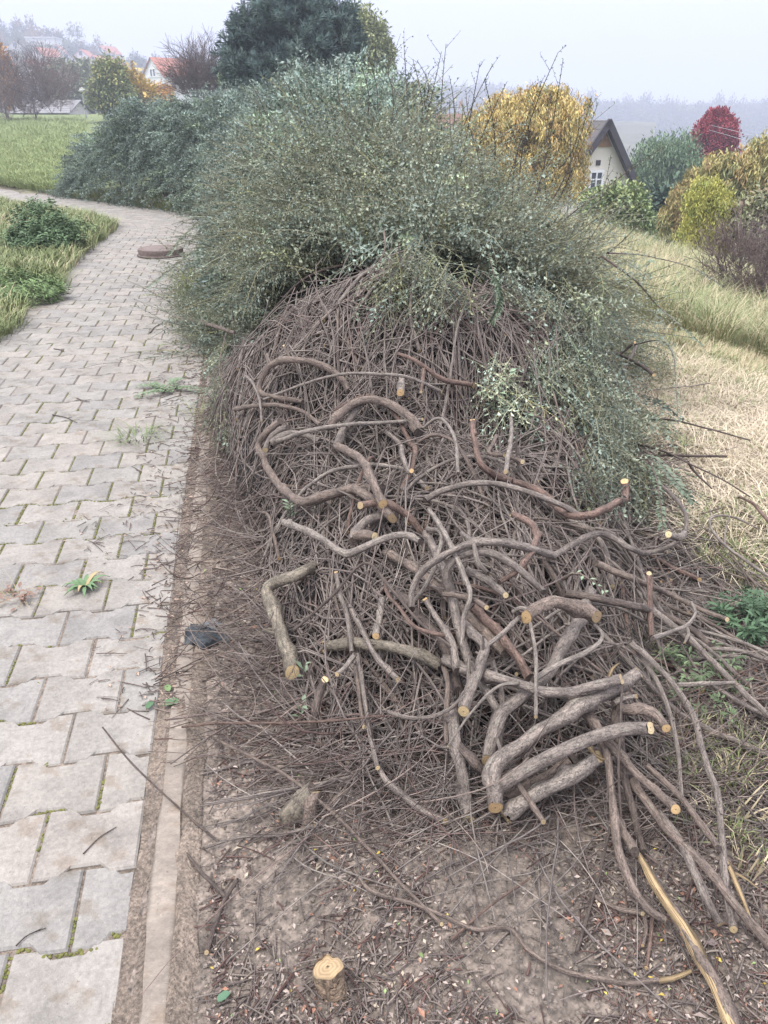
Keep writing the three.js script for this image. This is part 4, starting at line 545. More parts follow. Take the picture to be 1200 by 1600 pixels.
// leafy cuttings caught in the front of the heap, in patches
{
  const R = RNG(55), lists = SPR.map(() => [[], []]);
  // [px, py, spread px, count, lift, tone, droop]
  const spots = [[640, 400, 50, 60, 0.1, 1.1, 1], [625, 450, 30, 26, 0.08, 1.1, 1], [700, 455, 40, 26, 0.08, 1, 1], [800, 425, 50, 40, 0.08, 1, 1], [890, 450, 60, 80, 0.1, 1, 1], [945, 520, 45, 70, 0.1, 0.95, 1], [905, 560, 44, 60, 0.08, 1.1, 1], [865, 590, 36, 34, 0.07, 1.15, 1], [935, 620, 40, 70, 0.1, 1, 1], [965, 680, 32, 60, 0.1, 0.9, 1], [800, 620, 26, 18, 0.09, 1.5, 0], [775, 585, 22, 12, 0.09, 1.6, 0], [940, 740, 26, 24, 0.08, 0.85, 1], [1000, 640, 40, 30, 0.16, 1, 1], [980, 590, 36, 30, 0.14, 1, 1], [345, 430, 30, 50, 0.08, 1.0, 1], [330, 490, 24, 40, 0.07, 0.9, 1], [330, 560, 22, 36, 0.05, 0.95, 1], [310, 400, 30, 40, 0.12, 1.1, 1], [340, 610, 20, 18, 0.04, 0.9, 1], [400, 350, 40, 30, 0.1, 1.05, 1], [560, 340, 50, 30, 0.14, 1.1, 1], [345, 660, 24, 12, 0.02, 0.9, 0], [950, 470, 50, 60, 0.14, 1, 1], [1010, 480, 40, 30, 0.1, 1, 1], [690, 400, 60, 80, 0.14, 1, 1], [960, 400, 60, 90, 0.2, 1, 1], [1000, 540, 40, 50, 0.1, 0.95, 1], [1000, 740, 30, 30, 0.12, 0.9, 1]];
  for (const [px, py, sp, n, lift, tone, dr] of spots) for (let i = 0; i < n; i++) {
    const a = R() * 6.28, r = Math.sqrt(R()) * sp, p = hit(px + Math.cos(a) * r, py + Math.sin(a) * r * 0.8, heap, lift * (px > 740 ? 1.5 : 1.1) * (0.35 + 0.9 * R())), o = heapDir(p.x, -p.z, R, 2.4);
    const d = o.clone().add(V((R() - 0.5) * 0.7, dr ? 0.35 - 0.4 * R() : 0.5, 0)).normalize(), k = Math.floor(R() * SPR.length), sc = 0.55 + 0.45 * R();
    lists[k][0].push(basis(d, V(o.x, -0.7, o.z), p.addScaledVector(d, -0.12), sc)); lists[k][1].push(cotTone(R, tone * (0.9 + 0.2 * R()), R()));
  }
  const o = thing('leafy_cuttings', 'small leaved green cuttings caught in patches over the heap front', 'foliage'); o.userData.kind = 'stuff';
  lists.forEach((l, k) => inst('leafy_twigs', SPR[k], [stemMat, leafGreen], l[0], l[1], o));
}
// single leafy sprays that can be picked out
function spray(label, pts, w, leaf, gap, tone, name = 'leafy_spray') {
  const P = pts.map(([x, y, l]) => hit(x, y, heap, l)), base = P[0].clone(), R = RNG(pts[0][0] * 7 + pts[0][1]), t = thing(name, label, 'spray', base), lb = limb(P.map((p) => p.clone().sub(base)), w / 2 * 2.8 / FOC, 0.0011, { rad: 5, step: 0.03, seed: pts[0][0] });
  part('stem', lb.geo, BARK.brown, t); const lv = [], n = Math.round(lb.len / gap);
  for (let k = 0; k < n; k++) { const u = 0.12 + 0.88 * (k + R() * 0.5) / n, p = lb.curve.getPoint(Math.min(1, u)), T = lb.curve.getTangent(Math.min(1, u)), s = k % 2 ? 1 : -1, sd = new THREE.Vector3().crossVectors(T, V(0.2, 1, 0.1)).normalize().multiplyScalar(s); lv.push(leafGeo(p, sd.add(T.clone().multiplyScalar(0.7)).add(V((R() - 0.5) * 0.6, (R() - 0.4) * 0.7, (R() - 0.5) * 0.6)), V(R() - 0.5, 1, R() - 0.5), leaf * (0.7 + 0.6 * R()), leaf * 0.5)); }
  part('leaves', merge(lv), leafMat(0.125 * tone, 0.165 * tone, 0.105 * tone, 0.3, 0.5), t);
}
spray('leafy spray drooping over the path, its tip above the paving', [[345, 372, 0.1], [320, 385, 0.2], [296, 398, 0.24], [262, 425, 0.22], [230, 450, 0.16]], 5, 0.026, 0.011, 1);
spray('leafy spray reaching over the path next to the round cover', [[350, 335, 0.2], [315, 345, 0.3], [285, 372, 0.3], [262, 400, 0.24]], 5, 0.026, 0.011, 1.1);
spray('hanging leafy spray with dark oval leaves over the straw on the right', [[1000, 700, 0.14], [1030, 722, 0.3], [1050, 745, 0.34], [1066, 765, 0.34], [1084, 785, 0.32]], 4, 0.022, 0.009, 0.8);
spray('second hanging leafy spray right of the antler shaped branch', [[1012, 716, 0.15], [1026, 750, 0.24], [1032, 790, 0.24], [1036, 828, 0.2]], 4, 0.02, 0.01, 0.9);
spray('thin leafy whip hanging straight down at the right of the heap', [[985, 540, 0.2], [1030, 532, 0.36], [1050, 550, 0.4], [1056, 600, 0.4], [1060, 662, 0.36]], 3.5, 0.016, 0.012, 0.9);
spray('long leafy whip arching out to the right above the tall grass', [[940, 400, 0.5], [985, 432, 0.6], [1030, 480, 0.6], [1070, 515, 0.55], [1098, 540, 0.5]], 4, 0.018, 0.012, 0.9);
spray('upper leafy whip reaching right towards the bare bush', [[950, 395, 0.6], [1020, 402, 0.75], [1080, 418, 0.75], [1130, 448, 0.7]], 3.5, 0.016, 0.016, 0.9);
spray('yellowish leafy spray standing out of the twigs at the middle right', [[786, 660, 0.06], [770, 630, 0.11], [790, 600, 0.15], [796, 575, 0.18]], 4, 0.03, 0.011, 1.9);
spray('bright leafy spray lying over the twigs right of the torn stub', [[850, 655, 0.07], [815, 640, 0.1], [780, 628, 0.12], [750, 612, 0.12]], 4, 0.03, 0.012, 1.7);
spray('grey green spray hanging in front of the dark hollow', [[600, 360, 0.2], [600, 395, 0.22], [580, 430, 0.18], [560, 480, 0.12], [552, 500, 0.1]], 4, 0.018, 0.014, 1.25);
spray('pale spray slanting across the dark hollow', [[545, 365, 0.12], [520, 378, 0.14], [490, 392, 0.14], [470, 402, 0.12]], 3.5, 0.02, 0.01, 1.3);
spray('spray of leaves dangling before the right hand twigs', [[760, 400, 0.16], [772, 430, 0.2], [782, 470, 0.18], [768, 505, 0.1]], 4, 0.018, 0.015, 1.2);
spray('leafy shoot sprouting through the twigs at the right near the prongs', [[880, 905, 0.05], [900, 895, 0.1], [930, 912, 0.13], [950, 930, 0.12]], 4, 0.018, 0.018, 1.7);
spray('young green shoot growing by the C shaped branch', [[452, 812, 0.02], [454, 798, 0.05], [452, 782, 0.08]], 3, 0.024, 0.006, 1.8);
spray('small green shoot beside the elbow shaped log', [[478, 1062, 0.01], [474, 1048, 0.04], [476, 1034, 0.06]], 3, 0.03, 0.012, 1.4);
spray('small green shoot on the litter under the root stub', [[470, 1128, 0.0], [468, 1110, 0.03], [476, 1096, 0.04]], 3, 0.026, 0.012, 1.3);

// ------------------------------------------------------------------ far country: hills, woods, houses
const depthK = (px, py) => Math.cos(PITCH) - (py - 800) / FOC * Math.sin(PITCH);            // horizontal metres ahead per metre along the lens axis
function hillMesh(name, label, crestPx, s0, s1, s2, color, base, x0, x1) {
  const crest = table(crestPx), h = (x, s) => { const px = 600 + FOC * (x / s) * 1.12, k = smooth(s0, s1, s), p = at(px, crest(px), s1).y; return lerp(base, p, k) + (fbm(x * 0.012, s * 0.012, 3) - 0.5) * 14 * k * (s < s1 ? 1 : 0.3) - (s > s1 ? (s - s1) * 0.04 : 0); };
  const pos = [], uv = [], idx = [], N = 60, M = 30;
  for (let j = 0; j <= M; j++) for (let i = 0; i <= N; i++) { const s = lerp(s0, s2, j / M), x = lerp(x0, x1, i / N) * s / s1; pos.push(x, h(x, s), -s); uv.push(x / 30, s / 30); if (i && j) { const a = (j - 1) * (N + 1) + i - 1, b = a + N + 1; idx.push(a, a + 1, b, a + 1, b + 1, b); } }
  top(name, raw(pos, idx, uv), new THREE.MeshStandardMaterial({ map: soilMap, color, roughness: 1 }), label, 'hill', null, 'structure');
  return h;
}
const hillH = hillMesh('hill', 'hazy wooded hill with scattered houses on the left', [[-200, 42], [0, 66], [60, 70], [100, 80], [150, 88], [200, 108], [260, 122], [340, 146], [450, 172], [620, 192]], 165, 380, 460, L(0.25, 0.26, 0.16), -10, -310, 120);
const ridgeH = hillMesh('ridge', 'long hazy blue wooded ridge on the right horizon', [[300, 190], [560, 168], [700, 158], [760, 160], [860, 168], [950, 176], [1040, 180], [1200, 184], [1500, 186]], 340, 640, 820, L(0.14, 0.17, 0.12), -26, -230, 720);
function crownGeo(seed) { const g = new THREE.IcosahedronGeometry(1, 2), p = g.attributes.position; for (let i = 0; i < p.count; i++) { const x = p.getX(i), y = p.getY(i), z = p.getZ(i), k = 0.72 + 0.6 * fbm(x * 2.2 + seed * 5 + z, y * 2.2 + z * 1.7 + 9, 3); p.setXYZ(i, x * k, y * k * 1.1, z * k); } g.computeVertexNormals(); return g; }
{
  const R = RNG(61), far = new THREE.MeshStandardMaterial({ roughness: 1, side: THREE.DoubleSide });
  const wood = (name, label, H, n, s0, s1, px0, px1, tones, size) => { const geos = [61, 62, 63].map((q) => clumpGeo(q, 240, 0.24, 0.2, false)), ls = geos.map(() => [[], []]); for (let i = 0; i < n; i++) { const s = lerp(s0, s1, Math.pow(R(), 0.7)), px = lerp(px0, px1, R()), x = (px - 600) / FOC * s / 1.12, k = size * (0.5 + 0.8 * R()), con = R() < 0.2 ? 1.5 : 1, j = i % 3, t = tones[Math.floor(R() * tones.length)], b = 0.7 + 0.6 * R(); ls[j][0].push(new THREE.Matrix4().compose(V(x, H(x, s) + k * 0.5 * con, -s), new THREE.Quaternion().setFromAxisAngle(V(0, 1, 0), R() * 6), V(k * (con > 1 ? 0.6 : 1), k * con, k * (con > 1 ? 0.6 : 1)))); ls[j][1].push(L(t[0] * b, t[1] * b, t[2] * b)); } const o = thing(name, label, 'trees'); o.userData.kind = 'stuff'; ls.forEach((l, j) => inst('crowns', geos[j], far, l[0], l[1], o)); };
  const T = [[0.09, 0.12, 0.07], [0.13, 0.15, 0.07], [0.22, 0.17, 0.07], [0.06, 0.09, 0.07], [0.2, 0.13, 0.08], [0.16, 0.14, 0.12]];
  wood('hillside_wood', 'mixed hazy trees covering the hill on the left', hillH, 800, 180, 395, -120, 620, T, 3.5);
  wood('ridge_wood', 'dark hazy forest covering the ridge on the right', ridgeH, 2600, 380, 655, 420, 1330, [[0.07, 0.09, 0.07], [0.09, 0.1, 0.06], [0.13, 0.1, 0.06]], 5.5);
  wood('valley_wood', 'hazy trees filling the valley beyond the gardens', (x, s) => land(x, s) - 1 , 420, 105, 300, 560, 1330, T, 4.5);
}
const M = { white: plain(0.6, 0.6, 0.58), cream: plain(0.72, 0.67, 0.58), redTile: plain(0.36, 0.13, 0.08), greyTile: plain(0.1, 0.09, 0.09), brownTile: plain(0.17, 0.1, 0.075), glass: new THREE.MeshStandardMaterial({ color: L(0.06, 0.07, 0.09), roughness: 0.1, metalness: 0.2 }), dark: plain(0.05, 0.045, 0.05), frame: plain(0.8, 0.8, 0.8, 0.5), board: plain(0.26, 0.15, 0.075), metal: new THREE.MeshStandardMaterial({ color: L(0.4, 0.41, 0.42), roughness: 0.5, metalness: 0.6 }) };
const box = (w, h, d, x = 0, y = 0, z = 0) => { const g = new THREE.BoxGeometry(w, h, d); g.translate(x, y, z); return g; };
function prism(w, hh, d, y0) { // gable walls up to the ridge along z
  const s = new THREE.Shape(); s.moveTo(-w / 2, 0); s.lineTo(w / 2, 0); s.lineTo(w / 2, y0); s.lineTo(0, y0 + hh); s.lineTo(-w / 2, y0); s.closePath(); const g = new THREE.ExtrudeGeometry(s, { depth: d, bevelEnabled: false }); g.translate(0, 0, -d); return g;
}
function roofSide(w, hh, d, y0, side, courses, over = 0.35) { // tile courses, each lapping over the one below
  const list = [], sl = Math.hypot(w / 2, hh), ux = side * (w / 2) / sl, uy = -hh / sl, L2 = sl + over, st = L2 / courses;
  for (let i = 0; i < courses; i++) { const g = box(st * 1.15, 0.06, d + 2 * over); g.rotateZ(Math.atan2(uy, ux) + side * 0.03); const c = (i + 0.5) * st; g.translate(ux * c, y0 + hh + uy * c + 0.09, -d / 2); list.push(g); }
  return merge(list);
}
// gable ended house between the yellow tree and the green bush
{
  const d = 35, apex = at(943, 193, d), h = thing('gabled_house', 'cream gabled house with dark verge boards and grey tiled roof beyond the yellow tree', 'house', V(apex.x, apex.y - 9.2, apex.z)); h.rotation.y = 0.36;
  const w = 7.4, hh = 5.0, y0 = 4.2, D = 9;
  part('wall', prism(w, hh, D, y0), M.cream, h);
  const rf = part('roof', roofSide(w, hh, D, y0, 1, 18), M.greyTile, h); part('roof', roofSide(w, hh, D, y0, -1, 18), M.greyTile, h); rf.name = 'roof';
  for (const s of [-1, 1]) { const sl = Math.hypot(w / 2, hh) + 0.5, g = box(sl, 0.26, 0.1); g.rotateZ(-s * Math.atan2(hh, w / 2)); g.translate(s * w / 4 + s * 0.1, y0 + hh / 2 - 0.1, 0.4); part('verge_board', g, M.dark, h); }
  const gb = new THREE.Shape(); gb.moveTo(-0.5, 0); gb.lineTo(0.5, 0); gb.lineTo(0, 0.68); gb.closePath(); const gg = new THREE.ExtrudeGeometry(gb, { depth: 0.08, bevelEnabled: false }); gg.translate(0, y0 + hh - 0.85, 0.02); part('gable_boards', gg, M.board, h);
  const win = (x, y, ww, wh) => { const f = part('window', box(ww, wh, 0.06, x, y, 0.035), M.glass, h); part('frame', merge([box(0.09, wh + 0.1, 0.1, x - ww / 2, y, 0.06), box(0.09, wh + 0.1, 0.1, x + ww / 2, y, 0.06), box(ww + 0.09, 0.09, 0.1, x, y + wh / 2, 0.061), box(ww + 0.2, 0.09, 0.16, x, y - wh / 2, 0.08), box(0.06, wh, 0.08, x, y, 0.07), box(ww, 0.05, 0.08, x, y + wh * 0.18, 0.072)]), M.frame, f); };
  win(-0.1, 6.95, 0.6, 0.95); win(-1.6, 2.0, 1.1, 1.4); win(1.4, 2.0, 1.1, 1.4);
  part('vent', box(0.2, 0.2, 0.04, -0.05, 7.75, 0.03), M.dark, h);
  part('gutter', box(0.12, 0.12, D + 0.7, w / 2 + 0.25, y0 - 0.25, -D / 2), M.dark, h);
}
{ // a brown roof just showing over the shrub
  const p = at(716, 178, 70), h = thing('low_house', 'house showing only its brown tiled roof over the top of the shrub', 'house', V(p.x, p.y - 5.6, p.z)); h.rotation.y = 1.25;
  part('wall', prism(6, 2.6, 8, 2.9), M.cream, h); part('roof', roofSide(6, 2.6, 8, 2.9, 1, 10), M.brownTile, h); part('roof', roofSide(6, 2.6, 8, 2.9, -1, 10), M.brownTile, h);
}
{ // white house with red roof on the left
  const p = at(236, 90, 165), h = thing('white_house', 'white house with red tiled roof and twin attic windows far left', 'house', V(p.x, p.y - 8.4, p.z)); h.rotation.y = -0.75;
  const w = 7, hh = 3.0, y0 = 5.4, D = 9.5; part('wall', prism(w, hh, D, y0), M.white, h); part('roof', roofSide(w, hh, D, y0, 1, 12), M.redTile, h); part('roof', roofSide(w, hh, D, y0, -1, 12), M.redTile, h);
  for (const x of [-0.5, 0.5]) { const f = part('window', box(0.62, 1.1, 0.05, x, 6.0, 0.03), M.glass, h); part('frame', merge([box(0.08, 1.2, 0.08, x - 0.33, 6.0, 0.05), box(0.08, 1.2, 0.08, x + 0.33, 6.0, 0.05), box(0.74, 0.08, 0.08, x, 6.58, 0.051)]), M.frame, f); }
  for (const z of [-2, -5, -7.5]) part('window', box(0.05, 1.2, 0.9, w / 2 + 0.02, 3.8, z), M.glass, h);
  part('chimney', box(0.5, 1.1, 0.5, 0.8, y0 + hh + 0.1, -6), M.brownTile, h);
  part('cornice', box(w + 0.1, 0.16, 0.12, 0, y0 - 0.1, 0.05), M.white, h);
}
{ // low grey building behind the field
  const p = at(122, 158, 85), h = thing('low_building', 'low building with a wide grey roof at the far edge of the field', 'building', V(p.x, p.y - 2.6, p.z)); h.rotation.y = 1.4;
  part('wall', prism(4.5, 1.0, 6, 1.6), plain(0.5, 0.48, 0.46), h); part('roof', roofSide(4.5, 1.0, 6, 1.6, 1, 6), plain(0.2, 0.195, 0.2), h); part('roof', roofSide(4.5, 1.0, 6, 1.6, -1, 6), plain(0.2, 0.195, 0.2), h);
}
{ // lamp post
  const p = at(128, 142, 70), h = thing('street_lamp', 'street lamp with a small white head beside the yellow green tree', 'lamp', V(p.x, p.y - 4.4, p.z));
  const pole = new THREE.CylinderGeometry(0.05, 0.09, 4.4, 10); pole.translate(0, 2.2, 0); part('pole', pole, M.metal, h); const hd = new THREE.SphereGeometry(0.24, 14, 10); hd.scale(1, 0.8, 1); hd.translate(0, 4.45, 0); part('lamp_head', hd, M.white, h);
}
{ // houses on the hill
  const R = RNG(71), proto = new THREE.Group(); part('wall', prism(6.4, 2.6, 8, 4.6), M.white, proto); part('roof', merge([roofSide(6.4, 2.6, 8, 4.6, 1, 5), roofSide(6.4, 2.6, 8, 4.6, -1, 5)]), M.redTile, proto); for (const [x, y] of [[-2, 3.4], [2, 3.4], [-2, 1.2], [2, 1.2], [0, 6]]) part('window', box(1.2, 1.3, 0.05, x, y, 0.03), M.glass, proto);
  [[28, 92, 430], [62, 104, 400], [92, 98, 470], [108, 112, 380], [130, 106, 460], [150, 116, 390], [160, 96, 500], [20, 118, 380], [45, 125, 350], [178, 122, 420], [6, 100, 450], [205, 132, 400], [75, 130, 340], [330, 152, 480]].forEach(([px, py, d]) => { const h = proto.clone(), p = hit(px, py + 5, hillH); h.name = numbered('hillside_house'); h.position.set(p.x, p.y - 0.6, p.z); h.rotation.y = R() * 1.6 - 0.8; scene.add(h); tag(h, 'pale house with reddish roof among trees on the hazy hill', 'house', 'houses on the hazy hill'); });
  const p = hit(66, 90, hillH), h = thing('flat_roofed_house', 'bright white flat roofed house high on the hazy hill', 'house', V(p.x, p.y - 1, p.z)); part('wall', box(11, 8, 8, 0, 3.5, -4.5), M.white, h); part('roof', box(11.6, 0.5, 8.6, 0, 7.7, -4.5), plain(0.5, 0.5, 0.5), h); for (const x of [-4, 0, 4]) part('window', box(1.8, 1.5, 0.06, x * 0.9, 4.4, -0.48), M.glass, h);
}
// ------------------------------------------------------------------ trees and bushes
function clumpGeo(seed, n, leaf, wid, hang) { const R = RNG(seed), l = []; for (let i = 0; i < n; i++) { const d = V(R() - 0.5, R() - 0.5, R() - 0.5).normalize(), p = d.clone().multiplyScalar(0.25 + 0.75 * R()); const dir = hang ? V((R() - 0.5) * 1.3, -0.9 + 0.5 * R(), (R() - 0.5) * 1.3) : d.clone().add(V(R() - 0.5, R() - 0.5, R() - 0.5)); l.push(leafGeo(p, dir, V(R() - 0.5, 1, R() - 0.5), leaf * (0.7 + 0.6 * R()), wid)); } return merge(l); }
function tuftGeo(seed) { const R = RNG(seed), l = []; for (let i = 0; i < 26; i++) { const y = R() * 1.6 - 0.6, a = R() * 6.28, d = V(Math.cos(a), 0.7 + 0.5 * R(), Math.sin(a)); l.push(leafGeo(V(0, y, 0), d, V(R() - 0.5, 1, R() - 0.5), 0.75 + 0.3 * R(), 0.13)); } return merge(l); }
function bareGeo(seed) { const l = []; for (let i = 0; i < 5; i++) { const g = twigGeo(seed * 11 + i, 1.7, 0.016, 0.3, 4); const R = RNG(seed + i * 7); g.rotateX((R() - 0.5) * 1.1); g.rotateZ((R() - 0.5) * 1.3); l.push(g); } return merge(l); }
const foliage = new THREE.MeshStandardMaterial({ roughness: 0.75, side: THREE.DoubleSide });
const CL = { broad: [1, 2, 3].map((s) => clumpGeo(s, 22, 0.5, 0.34, false)), hang: [4, 5, 6].map((s) => clumpGeo(s, 20, 0.75, 0.2, true)), needle: [7, 8].map(tuftGeo), bare: [1, 2, 3].map(bareGeo), fine: [11, 12].map((s) => clumpGeo(s, 30, 0.38, 0.12, true)) };
function tree(name, label, cat, d, blobs, kind, tones, n, size, o = {}) {
  const R = RNG(Math.round(d * 100 + blobs[0][0])), f = at(blobs[0][0], blobs[0][1], d), gx = o.foot ? at(o.foot, blobs[0][1], d).x : f.x, gy = Math.min(land(gx, d), f.y - 0.5), base = V(gx, gy, -d), t = thing(name, label, cat, base, o.group);
  const B = blobs.map(([px, py, rx, ry, dz]) => { const c = at(px, py, d), k = d / depthK(px, py) / FOC; return { c: V(c.x, c.y, c.z - (dz || 0)).sub(base), rx: rx * k, ry: ry * k }; });
  const H = Math.max(1, B[0].c.y), tr = o.trunk ?? clamp(H * 0.025, 0.03, 0.3), tk = limb([V(0, -0.3, 0), V(0.05 * H * 0.2, H * 0.35, 0), B[0].c.clone().multiplyScalar(0.75), B[0].c], tr, tr * 0.3, { rad: 9, step: 0.3, seed: Math.round(d) });
  part('trunk', tk.geo, BARK.dark, t); const lm = [];
  for (const b of B) for (let i = 0; i < (o.limbs ?? 3); i++) { const a = b.c.clone().add(V((R() - 0.5) * b.rx * 1.4, (R() - 0.2) * b.ry, (R() - 0.5) * b.rx * 1.4)), q = tk.curve.getPoint(0.35 + 0.5 * R()); lm.push(limb([q, q.clone().lerp(a, 0.5).add(V(0, -0.05 * H, 0)), a], tr * 0.4, tr * 0.1, { rad: 5, step: 0.4, wob: 0 }).geo); } part('limbs', merge(lm), BARK.dark, t);
  const geos = CL[kind], ls = geos.map(() => [[], []]), tot = B.reduce((s, b) => s + b.rx * b.ry, 0);
  for (const b of B) { const m = Math.round(n * b.rx * b.ry / tot); for (let i = 0; i < m; i++) { const v = V(R() - 0.5, R() - 0.5, R() - 0.5).normalize(), k = Math.pow(R(), 0.45) * (0.8 + 0.45 * noise(v.x * 3 + b.c.x + 20, v.y * 3 + v.z * 2 + 20)), p = b.c.clone().add(V(v.x * b.rx * k, v.y * b.ry * k, v.z * b.rx * k)); if (p.y < 0.05) continue; const j = Math.floor(R() * geos.length), sc = size * (0.6 + 0.8 * R()), dir = kind === 'needle' ? V(v.x * 0.9, 0.5 + 0.5 * R(), v.z * 0.9) : kind === 'bare' ? V(v.x * 0.7 + (R() - 0.5) * 0.5, 0.5 + 0.5 * R(), v.z * 0.7) : V((R() - 0.5) * 0.5, 1, (R() - 0.5) * 0.5), tn = tones[Math.floor(R() * R() * tones.length * 0.999 + 0)], br = 0.75 + 0.5 * R(); ls[j][0].push(basis(dir, V(R() - 0.5, R() * 0.3, R() - 0.5), p, sc)); ls[j][1].push(L(tn[0] * br, tn[1] * br, tn[2] * br)); } }
  ls.forEach((l, j) => inst('crown', geos[j], kind === 'bare' ? twigMat : foliage, l[0], l[1], t)); return t;
}
const Y = [[0.52, 0.41, 0.15], [0.48, 0.33, 0.13], [0.45, 0.4, 0.18], [0.33, 0.34, 0.16]];
tree('yellow_tree', 'golden yellow autumn tree behind the right side of the shrub', 'tree', 24, [[828, 228, 78, 80], [874, 205, 50, 58], [765, 230, 50, 60], [745, 205, 22, 30], [840, 300, 74, 54], [888, 265, 34, 60], [800, 168, 36, 28], [850, 155, 28, 24]], 'hang', Y, 3300, 0.155);
tree('willow_bush', 'big blue green bush right of the gabled house', 'bush', 42, [[1040, 262, 46, 50], [1010, 295, 38, 44], [1068, 300, 34, 50], [1030, 335, 42, 44]], 'fine', [[0.13, 0.2, 0.11], [0.17, 0.23, 0.12], [0.1, 0.15, 0.1]], 1300, 0.5);
tree('leafy_bush', 'light green leafy bush below the gabled house', 'bush', 20, [[965, 335, 44, 42], [988, 372, 36, 44], [936, 345, 34, 46], [955, 405, 56, 36]], 'broad', [[0.2, 0.26, 0.11], [0.26, 0.29, 0.12], [0.15, 0.2, 0.1]], 1500, 0.17);
tree('dark_bush', 'dark green bush in the gap left of the lemon tree', 'bush', 27, [[1035, 375, 44, 56], [1048, 335, 24, 36]], 'broad', [[0.06, 0.1, 0.07], [0.08, 0.13, 0.08]], 700, 0.34);
tree('tan_shrub', 'small yellowish brown leaved shrub in front of the red creeper', 'shrub', 22, [[1072, 318, 26, 32], [1050, 345, 20, 22], [1092, 285, 20, 22]], 'hang', [[0.38, 0.31, 0.13], [0.3, 0.3, 0.13], [0.38, 0.25, 0.11]], 800, 0.15);
tree('lemon_tree', 'lemon yellow and green feathery small tree above the tall grass', 'tree', 15.5, [[1106, 330, 32, 36], [1090, 380, 28, 34], [1122, 368, 26, 46], [1100, 300, 22, 20]], 'fine', [[0.42, 0.4, 0.1], [0.34, 0.37, 0.1], [0.25, 0.31, 0.1]], 1000, 0.15);
tree('orange_shrub', 'orange brown autumn shrub at the right edge', 'shrub', 21, [[1168, 290, 46, 52], [1195, 245, 32, 34], [1132, 268, 36, 30], [1190, 330, 44, 40], [1230, 290, 50, 70]], 'hang', [[0.4, 0.34, 0.13], [0.3, 0.3, 0.13], [0.42, 0.3, 0.13], [0.24, 0.26, 0.12], [0.34, 0.22, 0.12]], 2200, 0.16);
tree('grey_green_shrub', 'grey green shrub above the bare bush at the right edge', 'shrub', 15, [[1180, 355, 40, 32], [1225, 350, 50, 60]], 'broad', [[0.22, 0.23, 0.13], [0.26, 0.2, 0.13]], 500, 0.17);
tree('bare_bush', 'bare grey twiggy bush beside the tall grass at the right edge', 'bush', 8.6, [[1162, 440, 62, 66], [1195, 482, 56, 46], [1240, 440, 60, 80]], 'bare', [[0.3, 0.24, 0.23], [0.36, 0.3, 0.29], [0.24, 0.17, 0.16]].map((c) => c.map((v) => v * 1.35)), 210, 0.22, { trunk: 0.02 });
// pole smothered in red creeper, with wires
{
  const R = RNG(88), d = 46, p0 = at(1104, 300, d), p1 = at(1121, 188, d), t = thing('creeper_pole', 'utility pole smothered in crimson creeper, shaped like a rounded column', 'pole', V(p0.x, land(p0.x, d), p0.z)), o = t.position.clone();
  const a = V(0.1, 0, 0), b = p1.clone().sub(o); part('pole', limb([a, b], 0.14, 0.11, { rad: 10, step: 0.8, wob: 0 }).geo, BARK.dark, t);
  const ls = CL.broad.map(() => [[], []]), y0 = at(1108, 282, d).y - o.y, k = d / depthK(1110, 230) / FOC;
  for (let i = 0; i < 2200; i++) { const u = Math.pow(R(), 0.8), y = lerp(y0 - 1.5, b.y + 0.35, u), ax = a.clone().lerp(b, y / b.y), top = smooth(1.03, 0.8, u), w = (32 + 3 * u) * k * Math.sqrt(Math.max(0.02, top)), g = R() * 6.28, r = w * Math.sqrt(R()) * (0.85 + 0.3 * noise(g * 2 + 9, y * 1.5 + 9)), br = 0.6 + 0.8 * R(), j = i % 3; ls[j][0].push(basis(V((R() - 0.5) * 0.8, -1, (R() - 0.5) * 0.8), V(Math.cos(g), 0.2, Math.sin(g)), V(ax.x + Math.cos(g) * r, y, ax.z + Math.sin(g) * r), 0.24 * (0.7 + 0.6 * R()))); const q = R(); ls[j][1].push(u < 0.2 && q < 0.5 ? L(0.4 * br, 0.2 * br, 0.08 * br) : L(0.3 * br, (0.03 + 0.03 * q) * br, (0.05 + 0.03 * q) * br)); }
  ls.forEach((l, j) => inst('creeper', CL.broad[j], foliage, l[0], l[1], t));
  const wires = [[1112, 196, 1166, 207], [1108, 203, 1160, 216]];
  wires.forEach(([ax2, ay, bx, by], i) => { const q0 = at(ax2, ay, d - 1.8), q1 = at(bx, by, d - 8).sub(q0), q2 = q1.clone().multiplyScalar(3.2).add(V(0, -0.5, 0)); const m = top('overhead_wire', limb([V(0, 0, 0), q1.clone().add(V(0, -0.06, 0)), q2], 0.009, 0.009, { rad: 5, step: 1, wob: 0 }).geo, M.metal, i ? 'lower pale wire running right from the red creeper pole' : 'upper pale wire running right from the red creeper pole', 'wire'); m.position.copy(q0); });
}
tree('pine_tree', 'tall dark blue green pine rising behind the hedge', 'tree', 25, [[455, 60, 72, 66], [392, 95, 40, 46], [515, 85, 50, 56], [464, 18, 34, 36], [430, 118, 62, 36], [500, 125, 60, 34], [456, -12, 13, 22], [498, 32, 26, 30], [425, 40, 20, 34], [375, 60, 14, 30], [360, 110, 20, 26], [535, 50, 24, 34]], 'needle', [[0.1, 0.15, 0.135], [0.13, 0.175, 0.15], [0.07, 0.11, 0.105]], 2600, 0.2, { limbs: 7 });
tree('pale_green_tree', 'pale yellow green tree showing right of the pine', 'tree', 48, [[582, 70, 24, 34], [560, 42, 24, 26], [600, 90, 16, 24]], 'broad', [[0.28, 0.31, 0.14], [0.33, 0.33, 0.15]], 700, 0.32);
